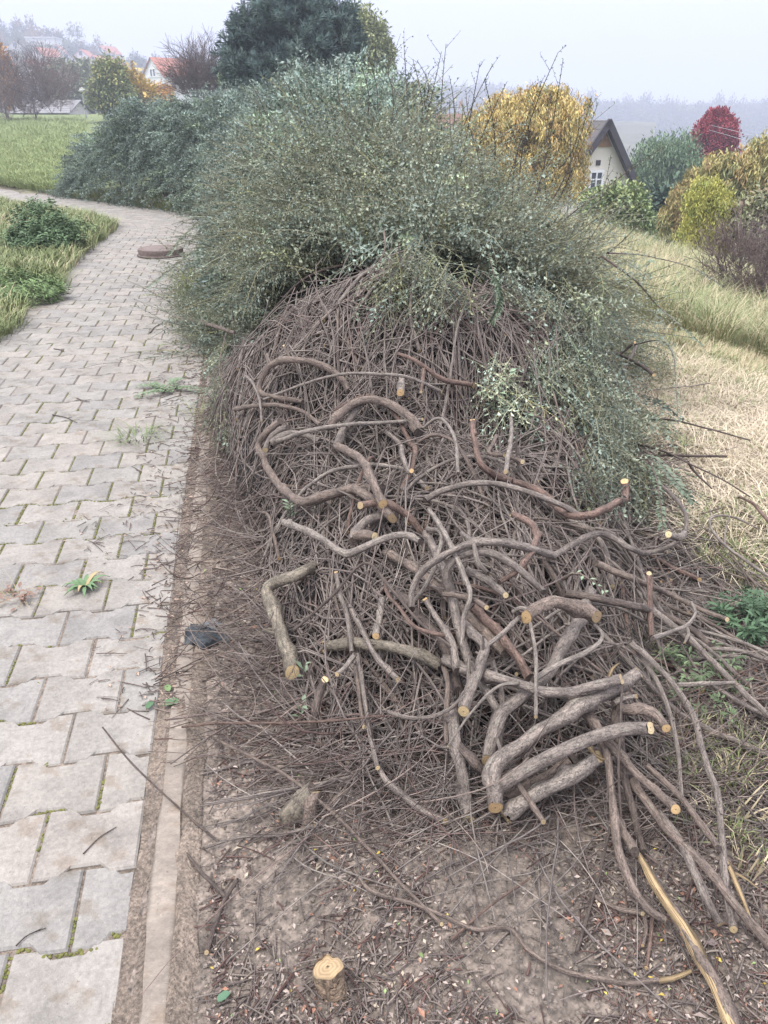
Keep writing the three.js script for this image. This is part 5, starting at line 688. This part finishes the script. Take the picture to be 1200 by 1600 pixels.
tree('brown_bush', 'large purplish brown bare bush at the far left edge of the field', 'bush', 58, [[48, 142, 46, 44], [84, 152, 30, 34], [10, 145, 30, 46], [60, 112, 24, 20]], 'bare', [[0.36, 0.29, 0.28], [0.4, 0.33, 0.3], [0.3, 0.25, 0.25]].map((c) => c.map((v) => v * 1.35)), 210, 0.75);
tree('orange_tree', 'orange leaved tree cut off by the left edge', 'tree', 70, [[-4, 110, 14, 32], [6, 130, 12, 20]], 'broad', [[0.5, 0.28, 0.1], [0.4, 0.22, 0.1]], 200, 0.7);
tree('mixed_tree', 'green and yellow tree left of the white house', 'tree', 62, [[174, 125, 24, 30], [165, 150, 24, 22], [188, 152, 26, 20]], 'broad', [[0.2, 0.24, 0.09], [0.28, 0.27, 0.09], [0.14, 0.19, 0.08]], 900, 0.36);
tree('golden_tree', 'golden tree between the green one and the white house', 'tree', 66, [[203, 138, 17, 22], [222, 152, 18, 15]], 'broad', [[0.5, 0.36, 0.1], [0.42, 0.33, 0.12]], 360, 0.55);
tree('orange_bush', 'orange bush below the white house', 'bush', 72, [[250, 150, 22, 13], [236, 155, 16, 11]], 'broad', [[0.52, 0.3, 0.08], [0.45, 0.3, 0.1]], 420, 0.33);
tree('upright_bare_bush', 'bare upright brown bush right of the white house', 'bush', 40, [[316, 126, 30, 28], [296, 140, 18, 16], [340, 134, 18, 22]], 'bare', [[0.34, 0.28, 0.27], [0.4, 0.33, 0.31]], 150, 0.6);
tree('hazy_green_trees', 'hazy grey green tree behind the lamp post', 'tree', 110, [[112, 132, 30, 22], [90, 125, 22, 20]], 'broad', [[0.17, 0.2, 0.11], [0.2, 0.2, 0.12]], 300, 0.9);
tree('hazy_green_trees', 'hazy olive tree between the brown bush and the lamp post', 'tree', 120, [[140, 128, 22, 22]], 'broad', [[0.2, 0.21, 0.12]], 200, 0.9);

// ------------------------------------------------------------------ grass and weeds
const grassMat = new THREE.MeshStandardMaterial({ roughness: 0.7, side: THREE.DoubleSide });
function scatter(name, label, cat, geos, n, seed, pick) { // pick(R) -> [matrix, colour] or null
  const R = RNG(seed), ls = geos.map(() => [[], []]); for (let i = 0; i < n; i++) { const r = pick(R); if (!r) continue; const k = Math.floor(R() * geos.length); ls[k][0].push(r[0]); ls[k][1].push(r[1]); }
  const o = thing(name, label, cat); o.userData.kind = 'stuff'; ls.forEach((l, k) => { if (l[0].length) inst(name + '_tufts', geos[k], grassMat, l[0], l[1], o); }); return o;
}
const spot = (R, x, s, sc, y = 0, lean = 0.2) => basis(V((R() - 0.5) * lean, 1, (R() - 0.5) * lean), V(R() - 0.5, 0, R() - 0.5), V(x, land(x, s) + y, -s), sc);
const tall = [blades(1, 16, 0.42, 0.12, 0.0032, 0.9), blades(2, 16, 0.5, 0.14, 0.003, 1.1), blades(3, 18, 0.34, 0.12, 0.0034, 0.8)], shortG = [blades(4, 16, 0.085, 0.06, 0.0024, 0.9), blades(5, 18, 0.11, 0.07, 0.0026, 1.0)], verge = [blades(6, 16, 0.14, 0.08, 0.004, 0.8), blades(7, 16, 0.19, 0.08, 0.0038, 0.9)], straw = [blades(8, 12, 0.06, 0.1, 0.0016, 3.2), blades(9, 12, 0.045, 0.1, 0.0015, 4)];
const zone = (x, s) => s + 0.25 * (x - 2.4) + 0.9 * (noise(x * 1.1, s * 1.1) - 0.5);
const gtone = (R, dry) => { const b = 0.75 + 0.5 * R(); return R() < dry ? L(0.46 * b, 0.39 * b, 0.25 * b) : L(0.2 * b, 0.235 * b, 0.1 * b); };
scatter('tall_grass', 'tall half dry grass on the slope below the bushes', 'grass', tall, 15000, 201, (R) => { const s = 4.9 + 10 * Math.pow(R(), 1.3), x = 1.15 + R() * (0.5 * s + 1.0), z = zone(x, s); if (z < 5.4 || noise(x * 2.2, s * 2.2 + 9) < 0.24) return null; return [spot(R, x, s, 0.32 + 0.5 * R()), gtone(R, 0.22 + 0.6 * noise(x * 0.9, s * 0.9))]; });
scatter('mown_grass', 'short mown green grass strip on the slope at the right', 'grass', shortG, 17000, 202, (R) => { const s = 2.2 + 4.4 * R(), x = 1.1 + R() * 3.6, z = zone(x, s); if (z < 3.75 && R() > 0.1 * smooth(2.4, 3.6, z) || z > 6.2) return null; return [spot(R, x, s, 0.4 + 0.5 * R()), gtone(R, 0.4 + 0.5 * noise(x * 1.6, s * 1.6))]; });
scatter('straw', 'pale dry mown straw on the bank right of the heap', 'straw', straw, 15000, 203, (R) => { const s = 1.3 + 3.9 * R(), x = 0.98 + R() * 2.4, z = zone(x, s); if (z > 4.3 || x < 1.0 + 0.5 * (noise(s * 2, 3) - 0.3) || s < 1.9 + 0.5 * noise(x * 3, 1) && R() > 0.12) return null; const b = 0.7 + 0.6 * R(); return [spot(R, x, s, 0.5 + 0.7 * R(), 0, 0.5), R() < 0.08 ? L(0.2, 0.24, 0.1) : L(0.5 * b, 0.42 * b, 0.31 * b)]; });
scatter('sparse_grass', 'sparse green grass growing between the poles at the lower right', 'grass', shortG, 1300, 204, (R) => { const s = 1.0 + 1.7 * R(), x = 0.62 + R() * 0.95, n = noise(x * 3.3 + 8, s * 3.3); if (n < 0.52 || s < 1.25 && R() > 0.25) return null; return [spot(R, x, s, 0.35 + 0.45 * R(), 0, 0.6), gtone(R, 0.35)]; });
scatter('verge_grass', 'green grass on the inner side of the bend left of the path', 'grass', verge, 8200, 205, (R) => { const a = 3.4 + 15 * R(), q = PW + 0.0 + 3.4 * Math.pow(R(), 1.5) - 0.06 + 0.18 * (noise(a * 2.2, 4) - 0.5), p = onPath(a, q); return [spot(R, p.x, -p.z, 0.55 + 0.65 * R(), 0.02 * (q < PW + 0.05)), gtone(R, 0.12 + 0.3 * smooth(0.62, 0.75, noise(p.x * 1.5, p.z * 1.5)))]; });
scatter('field_grass', 'light green meadow grass beyond the path at the upper left', 'grass', verge, 14000, 206, (R) => { const s = 17 + 50 * R() * R(), x = -0.5 * s + R() * 0.16 * s - 0.5, [a, q] = pathAQ(x, s); if (q > -0.15) return null; const b = 0.8 + 0.4 * R(); return [spot(R, x, s, 0.7 + s * 0.03), L(0.26 * b, 0.31 * b, 0.13 * b)]; });
scatter('hedge_foot_grass', 'grass and weeds along the foot of the hedge by the path', 'grass', verge, 2600, 207, (R) => { const a = 5.6 + 13 * R(), q = -0.02 - 0.4 * R(), p = onPath(a, q); return [spot(R, p.x, -p.z, 0.5 + 0.7 * R()), gtone(R, 0.15)]; });
// leafy weeds
const weedLeaf = leafMat(1, 1, 1, 0.2, 0.55), ROS = [1, 2, 3].map((s) => { const R = RNG(900 + s), l = []; for (let i = 0; i < 22; i++) { const a = R() * 6.28, y = R() * 0.22; l.push(leafGeo(V(Math.cos(a) * 0.02, y, Math.sin(a) * 0.02), V(Math.cos(a), 0.5 - 0.5 * R(), Math.sin(a)), V(0, 1, 0), 0.05 + 0.05 * R(), 0.026)); } return merge(l); });
function weedBush(name, label, px, py, w, h, n, tone, ls = 1) { const R = RNG(px * 3 + py), p = hit(px, py, land), o = thing(name, label, 'weed', p), ms = ROS.map(() => [[], []]); for (let i = 0; i < n; i++) { const a = R() * 6.28, r = Math.sqrt(R()), j = i % 3, y = h * (1 - r * r) * R(), b = 0.7 + 0.6 * R(); ms[j][0].push(basis(V((R() - 0.5) * 0.6 + Math.cos(a) * r * 0.5, 1, (R() - 0.5) * 0.6 + Math.sin(a) * r * 0.5), V(R() - 0.5, 0, R() - 0.5), V(Math.cos(a) * r * w, y, Math.sin(a) * r * w), ls * (0.8 + 0.6 * R()))); ms[j][1].push(L(tone[0] * b, tone[1] * b, tone[2] * b)); } ms.forEach((m, j) => inst('foliage', ROS[j], grassMat, m[0], m[1], o)); return o; }
weedBush('weed_clump', 'tall dark green clump of weeds on the grass inside the bend', 74, 392, 0.36, 0.5, 420, [0.12, 0.19, 0.09], 0.6);
weedBush('weed_clump', 'lower spreading weeds right of the tall clump by the path', 112, 372, 0.26, 0.16, 130, [0.16, 0.21, 0.09], 0.6);
weedBush('weed_clump', 'low green weeds at the left edge of the photograph', 22, 468, 0.4, 0.14, 200, [0.14, 0.21, 0.08], 0.5);
weedBush('ground_ivy', 'patch of dark green leaves at the right edge below the straw', 1180, 985, 0.1, 0.05, 50, [0.06, 0.11, 0.055], 0.28);
weedBush('creeping_weed', 'green creeping weed under the hedge by the path edge', 318, 470, 0.16, 0.12, 70, [0.13, 0.19, 0.09], 0.4);
weedBush('creeping_weed', 'small dull weed under the right hand poles', 1095, 1080, 0.12, 0.04, 26, [0.13, 0.18, 0.09], 0.25);
function tuft(name, label, px, py, geo, tone, sc, cat = 'grass') { const p = hit(px, py, (x, s) => Math.max(land(x, s), -0.002)), o = thing(name, label, cat, p), R = RNG(px); const n = geo.length; geo.forEach((g, i) => { const m = part('blades', g, plain(tone[0], tone[1], tone[2], 0.7), o); m.scale.setScalar(sc); m.rotation.y = R() * 6; }); return o; }
tuft('grass_tuft', 'bright yellow green tuft of grass at the path edge under the hedge', 300, 462, [blades(31, 60, 0.2, 0.13, 0.0032, 0.7), blades(32, 40, 0.24, 0.1, 0.003, 0.8)], [0.36, 0.42, 0.1], 1);
tuft('pulled_grass', 'flattened bunch of pulled grass lying on the blocks', 215, 684, [blades(33, 46, 0.1, 0.1, 0.0028, 2.6), blades(34, 34, 0.07, 0.12, 0.0026, 3.4)], [0.14, 0.18, 0.075], 0.75);
tuft('grass_tuft', 'thin grass growing from the edge of the path below the weed', 320, 652, [blades(35, 30, 0.12, 0.08, 0.002, 1.2)], [0.24, 0.3, 0.12], 1);
{ // rosette growing between blocks
  const p = hit(134, 920, () => 0), o = thing('rosette_weed', 'green narrow leaved weed rosette growing between the blocks', 'weed', p), R = RNG(17), mg = plain(0.1, 0.17, 0.075, 0.6), md = plain(0.32, 0.25, 0.14);
  for (let i = 0; i < 26; i++) { const a = i * 2.4 + R() * 0.5, l = 0.045 + 0.04 * R(), up = 0.15 + 0.6 * R(), pos = [], idx = [], N = 5; for (let k = 0; k <= N; k++) { const t = k / N, r = l * t, y = 0.004 + up * l * Math.sin(t * 2.6) * 0.7, w = 0.0068 * Math.sin(Math.PI * (0.12 + 0.88 * t) ** 0.8) + 0.0006; pos.push(Math.cos(a) * r - Math.sin(a) * w, y + 0.002, Math.sin(a) * r + Math.cos(a) * w, Math.cos(a) * r, y, Math.sin(a) * r, Math.cos(a) * r + Math.sin(a) * w, y + 0.002, Math.sin(a) * r - Math.cos(a) * w); if (k) { const q = (k - 1) * 3; idx.push(q, q + 3, q + 1, q + 1, q + 3, q + 4, q + 1, q + 4, q + 2, q + 2, q + 4, q + 5); } } part('leaf', raw(pos, idx), i % 6 === 5 ? md : mg, o).name = i ? 'leaf_' + String(i).padStart(3, '0') : 'leaf'; }
}
{ // a withered weed beside it
  const p = hit(30, 936, () => 0), o = thing('withered_weed', 'withered straw coloured weed with dry leaves near the rosette', 'weed', p); part('blades', blades(51, 34, 0.045, 0.06, 0.0011, 3), plain(0.27, 0.22, 0.14), o); const R = RNG(52), l = []; for (let i = 0; i < 30; i++) { const a = R() * 6.28, r = 0.06 * Math.sqrt(R()); l.push(leafGeo(V(Math.cos(a) * r, 0.006 + 0.02 * R(), Math.sin(a) * r), V(R() - 0.5, 0.2 * R(), R() - 0.5), V(0, 1, 0), 0.03, 0.014)); } part('dry_leaves', merge(l), plain(0.2, 0.13, 0.1), o);
}
{ // fallen sprigs and single leaves on the blocks
  const lay = (name, label, px, py, n, len, tone, leaf, gap) => { const p = hit(px, py, () => 0.004), o = thing(name, label, 'sprig', p), R = RNG(px + py * 3), st = [], lv = []; for (let i = 0; i < n; i++) { const a = R() * 6.28, q = V((R() - 0.5) * len * 0.4, 0.003 + 0.012 * R(), (R() - 0.5) * len * 0.5), d = V(Math.cos(a), 0, Math.sin(a)), lb = limb([q, q.clone().addScaledVector(d, len * 0.5).add(V(0, 0.012, 0)), q.clone().addScaledVector(d, len)], 0.0016, 0.0008, { rad: 4, step: 0.03, wob: 0 }); st.push(lb.geo); for (let t = 0; t < len / gap; t++) { const u = (t + R()) / (len / gap), pp = lb.curve.getPoint(Math.min(1, u)); pp.y = Math.max(0.003, pp.y); lv.push(leafGeo(pp, d.clone().multiplyScalar(0.6).add(V(-d.z * (t % 2 ? 1 : -1), 0.25 * R(), d.x * (t % 2 ? 1 : -1))), V(0, 1, 0), leaf, leaf * 0.5)); } } part('stem', merge(st), BARK.brown, o); part('leaves', merge(lv), plain(tone[0], tone[1], tone[2], 0.55), o); };
  lay('leafy_cutting', 'dark green leafy cutting lying at the path edge below the heap', 262, 612, 9, 0.2, [0.12, 0.18, 0.09], 0.034, 0.012);
  lay('leafy_cutting', 'small grey twig with a few leaves lying across the middle of the path', 185, 566, 3, 0.26, [0.2, 0.21, 0.17], 0.014, 0.03);
  lay('leafy_cutting', 'scrap of green twig lying on the blocks nearer the heap', 250, 548, 2, 0.13, [0.2, 0.25, 0.1], 0.022, 0.014);
  lay('leafy_cutting', 'thin leafy scrap lying near the round cover', 205, 432, 2, 0.16, [0.2, 0.2, 0.15], 0.012, 0.03);
  const leaf = (label, px, py, r, tone, rot) => { const p = hit(px, py, () => 0.012), o = thing('broad_leaf', label, 'leaf', p), pos = [0, 0, 0], idx = []; for (let k = 0; k <= 16; k++) { const a = k / 16 * 6.28, q = r * (1 + 0.12 * Math.cos(2 * a) + 0.05 * Math.sin(5 * a)); pos.push(Math.cos(a) * q, 0.25 * r * Math.abs(Math.sin(a)) * (k % 2 ? 1 : 0.8), Math.sin(a) * q * 0.75); if (k) idx.push(0, k + 1, k); } const m = part('blade', raw(pos, idx), plain(tone[0], tone[1], tone[2], 0.5), o); o.rotation.y = rot; part('stalk', limb([V(-r, 0, 0), V(-r * 1.8, -0.004, 0.004)], 0.0012, 0.0008, { rad: 4, step: 0.01 }).geo, BARK.olive, o); };
  leaf('broad green leaf on the edging beside the path', 267, 1098, 0.02, [0.06, 0.13, 0.05], 0.4); leaf('folded green leaf left of the broad one at the path edge', 234, 1101, 0.014, [0.055, 0.12, 0.05], 1.3); leaf('small pale green leaf above the broad one at the path edge', 262, 1075, 0.013, [0.12, 0.19, 0.07], 2.0);
  leaf('small green leaf with a reddish neighbour on the soil at the lower left', 349, 1557, 0.011, [0.06, 0.13, 0.07], 0.7); leaf('grey green leaf lying at the lower right edge', 1188, 1502, 0.016, [0.17, 0.2, 0.14], 0.3);
}
// ------------------------------------------------------------------ round cover, stumps, scrap of plastic
{
  const p = hit(252, 399, () => 0.0), o = thing('round_cover', 'round brown iron cover standing proud of the path', 'cover', V(p.x, 0, p.z)), r = 0.25, iron = new THREE.MeshStandardMaterial({ map: concMap, bumpMap: concBump, bumpScale: 0.004, color: L(0.3, 0.235, 0.215), roughness: 0.75 });
  const pr = [[0, 0.082], [0.19, 0.082], [0.2, 0.078], [0.21, 0.082], [0.243, 0.082], [0.25, 0.076], [0.25, 0.05], [0.246, -0.01]].map(([x, y]) => new THREE.Vector2(x, y)); part('lid', new THREE.LatheGeometry(pr, 48), iron, o); part('rim', new THREE.TorusGeometry(0.256, 0.012, 8, 48).rotateX(Math.PI / 2).translate(0, 0.012, 0), iron, o);
}
{ // sawn stump at the bottom of the picture
  const p = hit(516, 1543, land), o = thing('sawn_stump', 'short pale yellow sawn stump standing in the litter at the bottom', 'stump', p), lb = limb([V(0.004, -0.02, -0.01), V(0, 0.02, 0.0), V(-0.002, 0.066, 0.004)], 0.022, 0.025, { rad: 20, step: 0.005, seed: 44, wob: 0.12, tilt1: 0.45, knots: 2 });
  { const P = lb.geo.attributes.position, bump = (p) => { const a = Math.atan2(p.z, p.x), k = 1 + 0.2 * (fbm(a * 2.2 + 9, p.y * 60 + 4, 3) - 0.5) + (a > 0.6 && a < 1.5 ? -0.1 : 0); p.x *= k; p.z *= k; p.y += p.y > 0.05 ? 0.012 * (fbm(p.x * 90 + 5, p.z * 90, 2) - 0.5) - (p.x > 0.004 ? 0.009 : 0) : 0; return p; }, v = V(0, 0, 0); for (let i = 0; i < P.count; i++) { bump(v.fromBufferAttribute(P, i)); P.setXYZ(i, v.x, v.y, v.z); } lb.geo.computeVertexNormals(); lb.ends[1].ring.forEach(bump); }
  part('trunk', lb.geo, new THREE.MeshStandardMaterial({ map: barkMap, bumpMap: barkBump, bumpScale: 0.006, color: L(0.62, 0.48, 0.34), roughness: 0.95 }), o); part('cut_face', face(lb.ends[1], 0.16), cutMats[4], o);
}
{
  const p = hit(480, 1272, land), o = thing('root_stump', 'gnarled grey brown root stump with two stubs and a pale cut', 'stump', p); o.position.y += 0.018; o.scale.setScalar(1.1); const a = limb([V(-0.042, -0.012, 0.014), V(-0.016, 0.014, 0.0), V(0.01, 0.036, -0.016)], 0.017, 0.013, { rad: 14, step: 0.006, seed: 61, wob: 0.25, tilt1: 0.5, knots: 7 }), b = limb([V(0.008, -0.02, 0.022), V(0.012, 0.014, 0.008), V(0.02, 0.034, -0.008)], 0.014, 0.011, { rad: 12, step: 0.006, seed: 62, wob: 0.25, tilt1: 0.4, knots: 6 });
  part('root', a.geo, BARK.olive, o); part('root', b.geo, BARK.brown, o); part('cut_face', face(b.ends[1], 0.1), cutMat, o); part('broken_face', face(a.ends[1], 0.2), BARK.dark, o);
}
{ // crumpled dark plastic
  const p = hit(326, 1004, land), R = RNG(4), sheet = (w, d, s, amp) => { const N = 22, pos = [], idx = []; for (let i = 0; i <= N; i++) for (let j = 0; j <= N; j++) { const u = i / N - 0.5, v = j / N - 0.5, taper = 1 - 0.75 * smooth(-0.1, 0.5, u), x = u * w, z = v * d * taper + 0.01 * Math.sin(u * 9 + s); const rid = Math.abs(((fbm(u * 3 + s, v * 3 + s, 3) * 6) % 1) - 0.5) * 2; pos.push(x, 0.008 + amp * (0.45 * Math.cos(v * 3.0) + 0.5 * rid * (0.6 + 0.4 * Math.sin(v * 14 + u * 5 + s))) * taper, z); if (i && j) { const a = (i - 1) * (N + 1) + j - 1, b = a + N + 1; idx.push(a, a + 1, b, b, a + 1, b + 1); } } return raw(pos, idx); };
  const o = thing('plastic_scrap', 'crumpled dark blue grey plastic scrap at the edge of the litter', 'plastic', p), pm = new THREE.MeshStandardMaterial({ color: L(0.035, 0.042, 0.048), roughness: 0.6, side: THREE.DoubleSide }); const a = part('sheet', sheet(0.125, 0.08, 2, 0.05), pm, o); a.rotation.y = -0.05; const b = part('flap', sheet(0.055, 0.05, 7, 0.016), new THREE.MeshStandardMaterial({ color: L(0.1, 0.11, 0.12), roughness: 0.65, side: THREE.DoubleSide }), o); b.position.set(0.0, 0.006, -0.07); b.rotation.y = 1.2;
}
// ------------------------------------------------------------------ litter on the bare soil
{
  const LF = [1, 2, 3, 4].map((s) => { const R = RNG(s * 5), g = leafGeo(V(0, 0.001, -0.5), V(0, 0.1 * R(), 1), V(0, 1, 0), 1, 0.42 + 0.12 * R(), 0.35 + 0.5 * R()); return g; });
  const ST = [1, 2, 3].map((s) => { const R = RNG(s * 9); return limb([V(0, 0, -0.5), V((R() - 0.5) * 0.09, 0.03 * R(), 0), V((R() - 0.5) * 0.1, 0, 0.5)], 0.018, 0.011, { rad: 4, step: 0.25, wob: 0.1, seed: s }).geo; });
  const CK = [1, 2].map((s) => { const g = new THREE.IcosahedronGeometry(1, 1), p = g.attributes.position; for (let i = 0; i < p.count; i++) { const k = 0.65 + 0.7 * hash(Math.round(p.getX(i) * 99) + s, Math.round(p.getY(i) * 99 + p.getZ(i) * 57)); p.setXYZ(i, p.getX(i) * k, p.getY(i) * k * 0.7, p.getZ(i) * k); } g.computeVertexNormals(); return g; });
  const R = RNG(404), lf = LF.map(() => [[], []]), st = ST.map(() => [[], []]), ck = CK.map(() => [[], []]);
  const left = (s) => onPath(s / 0.985 - 0.06, -0.03).x;
  const bare = (x, s) => { let b = 0; for (const [bx, bs, r] of [[-0.2, 1.0, 0.16], [0.22, 0.98, 0.2], [0.26, 0.82, 0.16], [-0.32, 1.18, 0.1], [0.35, 1.12, 0.12]]) b = Math.max(b, smooth(r, r * 0.3, Math.hypot(x - bx, s - bs))); return b; };
  for (let i = 0; i < 72000; i++) {
    const s = 0.66 + 4.2 * Math.pow(R(), 1.6), lx = left(s), x = lx + Math.pow(R(), 0.9) * (1.72 - 0.1 * s - lx * 0.2), l = land(x, s); if (!inView(V(x, l, -s), 1.2, 1.12)) continue;
    const b = bare(x, s), over = x < lx + 0.11 ? R() < lerp(0.985, 0.5, smooth(1.3, 2.4, s)) : false; if (over || R() < b * 0.93) continue;
    const yaw = R() * 6.28, k = R(); const q = new THREE.Quaternion().setFromEuler(new THREE.Euler((R() - 0.5) * 0.6, yaw, (R() - 0.5) * 0.7)); const pos = V(x, l + 0.002 + 0.008 * R(), -s);
    if (k < 0.62) { const z = 0.007 + 0.008 * R() * R() + (R() < 0.02 ? 0.012 : 0), j = i % 4, c = R(), t = 0.6 + 0.7 * R(); lf[j][0].push(new THREE.Matrix4().compose(pos, q, V(z, z, z))); lf[j][1].push(c < 0.45 ? L(0.19 * t, 0.15 * t, 0.13 * t) : c < 0.7 ? L(0.32 * t, 0.265 * t, 0.23 * t) : c < 0.8 ? L(0.28 * t, 0.15 * t, 0.1 * t) : c < 0.87 ? L(0.36 * t, 0.3 * t, 0.23 * t) : c < 0.878 ? L(0.5 * t, 0.38 * t, 0.08 * t) : c < 0.89 ? L(0.22 * t, 0.3 * t, 0.12 * t) : L(0.13 * t, 0.1 * t, 0.095 * t)); }
    else if (k < 0.9) { const z = 0.022 + 0.075 * R() * R(), j = i % 3, t = 0.6 + 0.7 * R(); st[j][0].push(new THREE.Matrix4().compose(pos, new THREE.Quaternion().setFromEuler(new THREE.Euler((R() - 0.5) * 0.22, yaw, 0)), V(0.055 + 0.09 * R(), 0.055 + 0.09 * R(), z))); const c = R(); st[j][1].push(c < 0.55 ? L(0.32 * t, 0.27 * t, 0.245 * t) : c < 0.8 ? L(0.25 * t, 0.15 * t, 0.13 * t) : L(0.46 * t, 0.4 * t, 0.35 * t)); }
    else { const z = 0.0013 + 0.003 * R() * R() * R(), j = i % 2, t = 0.7 + 0.6 * R(); ck[j][0].push(new THREE.Matrix4().compose(pos.setY(l + z * 0.3), q, V(z, z, z))); ck[j][1].push(L(0.15 * t, 0.125 * t, 0.107 * t)); }
  }
  for (let i = 0; i < 9000; i++) { // crumbs of earth on the barer ground
    const s = 0.66 + 0.75 * R(), x = left(s) + 0.02 + R() * 1.35, z = 0.0012 + 0.0042 * Math.pow(R(), 4), j = i % 2, t = 0.75 + 0.6 * R(); ck[j][0].push(new THREE.Matrix4().compose(V(x, land(x, s) + z * 0.3, -s), new THREE.Quaternion().setFromEuler(new THREE.Euler(R() * 3, R() * 6, 0)), V(z, z, z))); ck[j][1].push(L(0.155 * t, 0.13 * t, 0.11 * t));
  }
  for (let i = 0; i < 1700; i++) { // twigs and crumbs swept onto the edging and the first blocks beside the heap
    const a = 1.55 + 4.4 * R(), q = 0.3 * Math.pow(R(), 2.4) * smooth(0.9, 2.4, a) * (0.5 + noise(a * 2.3, 7)) + 0.001 - 0.09 * R(), p = onPath(a, q), j = i % 3, t = 0.6 + 0.7 * R(); p.y = q < 0 ? 0.012 : 0.004; const yaw = R() * 6.28;
    if (R() < 0.55) { const z = 0.02 + 0.08 * R() * R(); st[j][0].push(new THREE.Matrix4().compose(p, new THREE.Quaternion().setFromEuler(new THREE.Euler((R() - 0.5) * 0.1, yaw, 0)), V(0.05 + 0.07 * R(), 0.05 + 0.07 * R(), z))); st[j][1].push(L(0.25 * t, 0.18 * t, 0.155 * t)); } else { const z = 0.008 + 0.009 * R(); lf[j][0].push(new THREE.Matrix4().compose(p, new THREE.Quaternion().setFromEuler(new THREE.Euler((R() - 0.5) * 0.5, yaw, (R() - 0.5) * 0.5)), V(z, z, z))); lf[j][1].push(L(0.34 * t, 0.25 * t, 0.19 * t)); }
  }
  const o = thing('leaf_litter', 'brown fallen leaves, broken twigs and crumbs of earth on the soil', 'litter'); o.userData.kind = 'stuff';
  lf.forEach((l, j) => inst('fallen_leaves', LF[j], grassMat, l[0], l[1], o)); st.forEach((l, j) => inst('twig_bits', ST[j], twigMat, l[0], l[1], o)); ck.forEach((l, j) => inst('clods', CK[j], new THREE.MeshStandardMaterial({ roughness: 1 }), l[0], l[1], o));
}
{ // longer fine twigs lying on the litter left of the heap and along its foot
  const R = RNG(505), ls = TW.map(() => [[], []]);
  for (let i = 0; i < 2200; i++) {
    let x, s; if (R() < 0.6) { s = 1.35 + 2.5 * R(); const lx = onPath(s / 0.985, -0.04).x; x = lx - 0.1 * R() * R() * smooth(1.6, 2.4, s) + R() * (XC(s) - WC(s) * 0.7 - lx); } else { s = 1.08 + 0.5 * R(); x = -0.25 + 1.35 * R(); }
    const a = R() < 0.6 ? 1.2 + R() * 1.1 : R() * 6.28, d = V(Math.sin(a), 0.03 * (R() - 0.3), Math.cos(a)), sc = 0.4 + 0.6 * R(), k = Math.floor(R() * TW.length), p = V(x, 0, -s).addScaledVector(d, -0.15 * sc); if (Math.max(pathAQ(p.x, -p.z)[1], pathAQ(p.x + d.x * 0.38 * sc, -p.z - d.z * 0.38 * sc)[1]) > 0.02 && R() > 0.1) continue; p.y = Math.max(0.006, land(x, s)) + 0.006 + 0.03 * R() * R();
    ls[k][0].push(basis(d, V(R() - 0.5, 0.05, R() - 0.5).cross(V(0, 1, 0)), p, V(sc * 0.75, sc, sc * 0.3))); ls[k][1].push(twigTone(R).multiply(L(0.95, 0.88, 0.85)));
  }
  const o = thing('fallen_twigs', 'thin reddish twigs strewn over the litter between heap and path', 'twigs'); o.userData.kind = 'stuff'; baked('twigs', TW, ls, twigVc, o);
}
{ // a few thin twigs lying on the blocks
  const mk = (label, pts, w) => { const P = pts.map(([x, y]) => hit(x, y, () => 0.005)), b = P[0].clone(), o = thing('fallen_twig', label, 'twig', b), lb = limb(P.map((p) => p.sub(b)), w, w * 0.6, { rad: 5, step: 0.01, seed: pts[0][0] }); part('stem', lb.geo, BARK.dark, o); const q = lb.curve.getPoint(0.6); part('fork', limb([q, q.clone().add(V(0.02, 0.003, -0.01))], w * 0.7, w * 0.4, { rad: 4, step: 0.01 }).geo, BARK.dark, o); };
  mk('black twig lying alone on a block near the lower left', [[130, 1334], [156, 1308], [182, 1292]], 0.0014); mk('forked dry twig on the joint at the left edge near the bottom', [[25, 1478], [42, 1462], [72, 1450]], 0.0016); mk('short black twig on the path left of the pulled grass', [[120, 622], [130, 626], [140, 628]], 0.003); mk('thin dark twigs on the path left of the heap', [[82, 648], [102, 652], [120, 660]], 0.003); mk('small dark twig on the blocks under the leafy cutting', [[84, 545], [92, 546], [100, 549]], 0.004); mk('curved dark twig on the blocks by the stick from the heap', [[234, 520], [243, 510], [253, 505]], 0.004);
}
renderer.render(scene, camera);
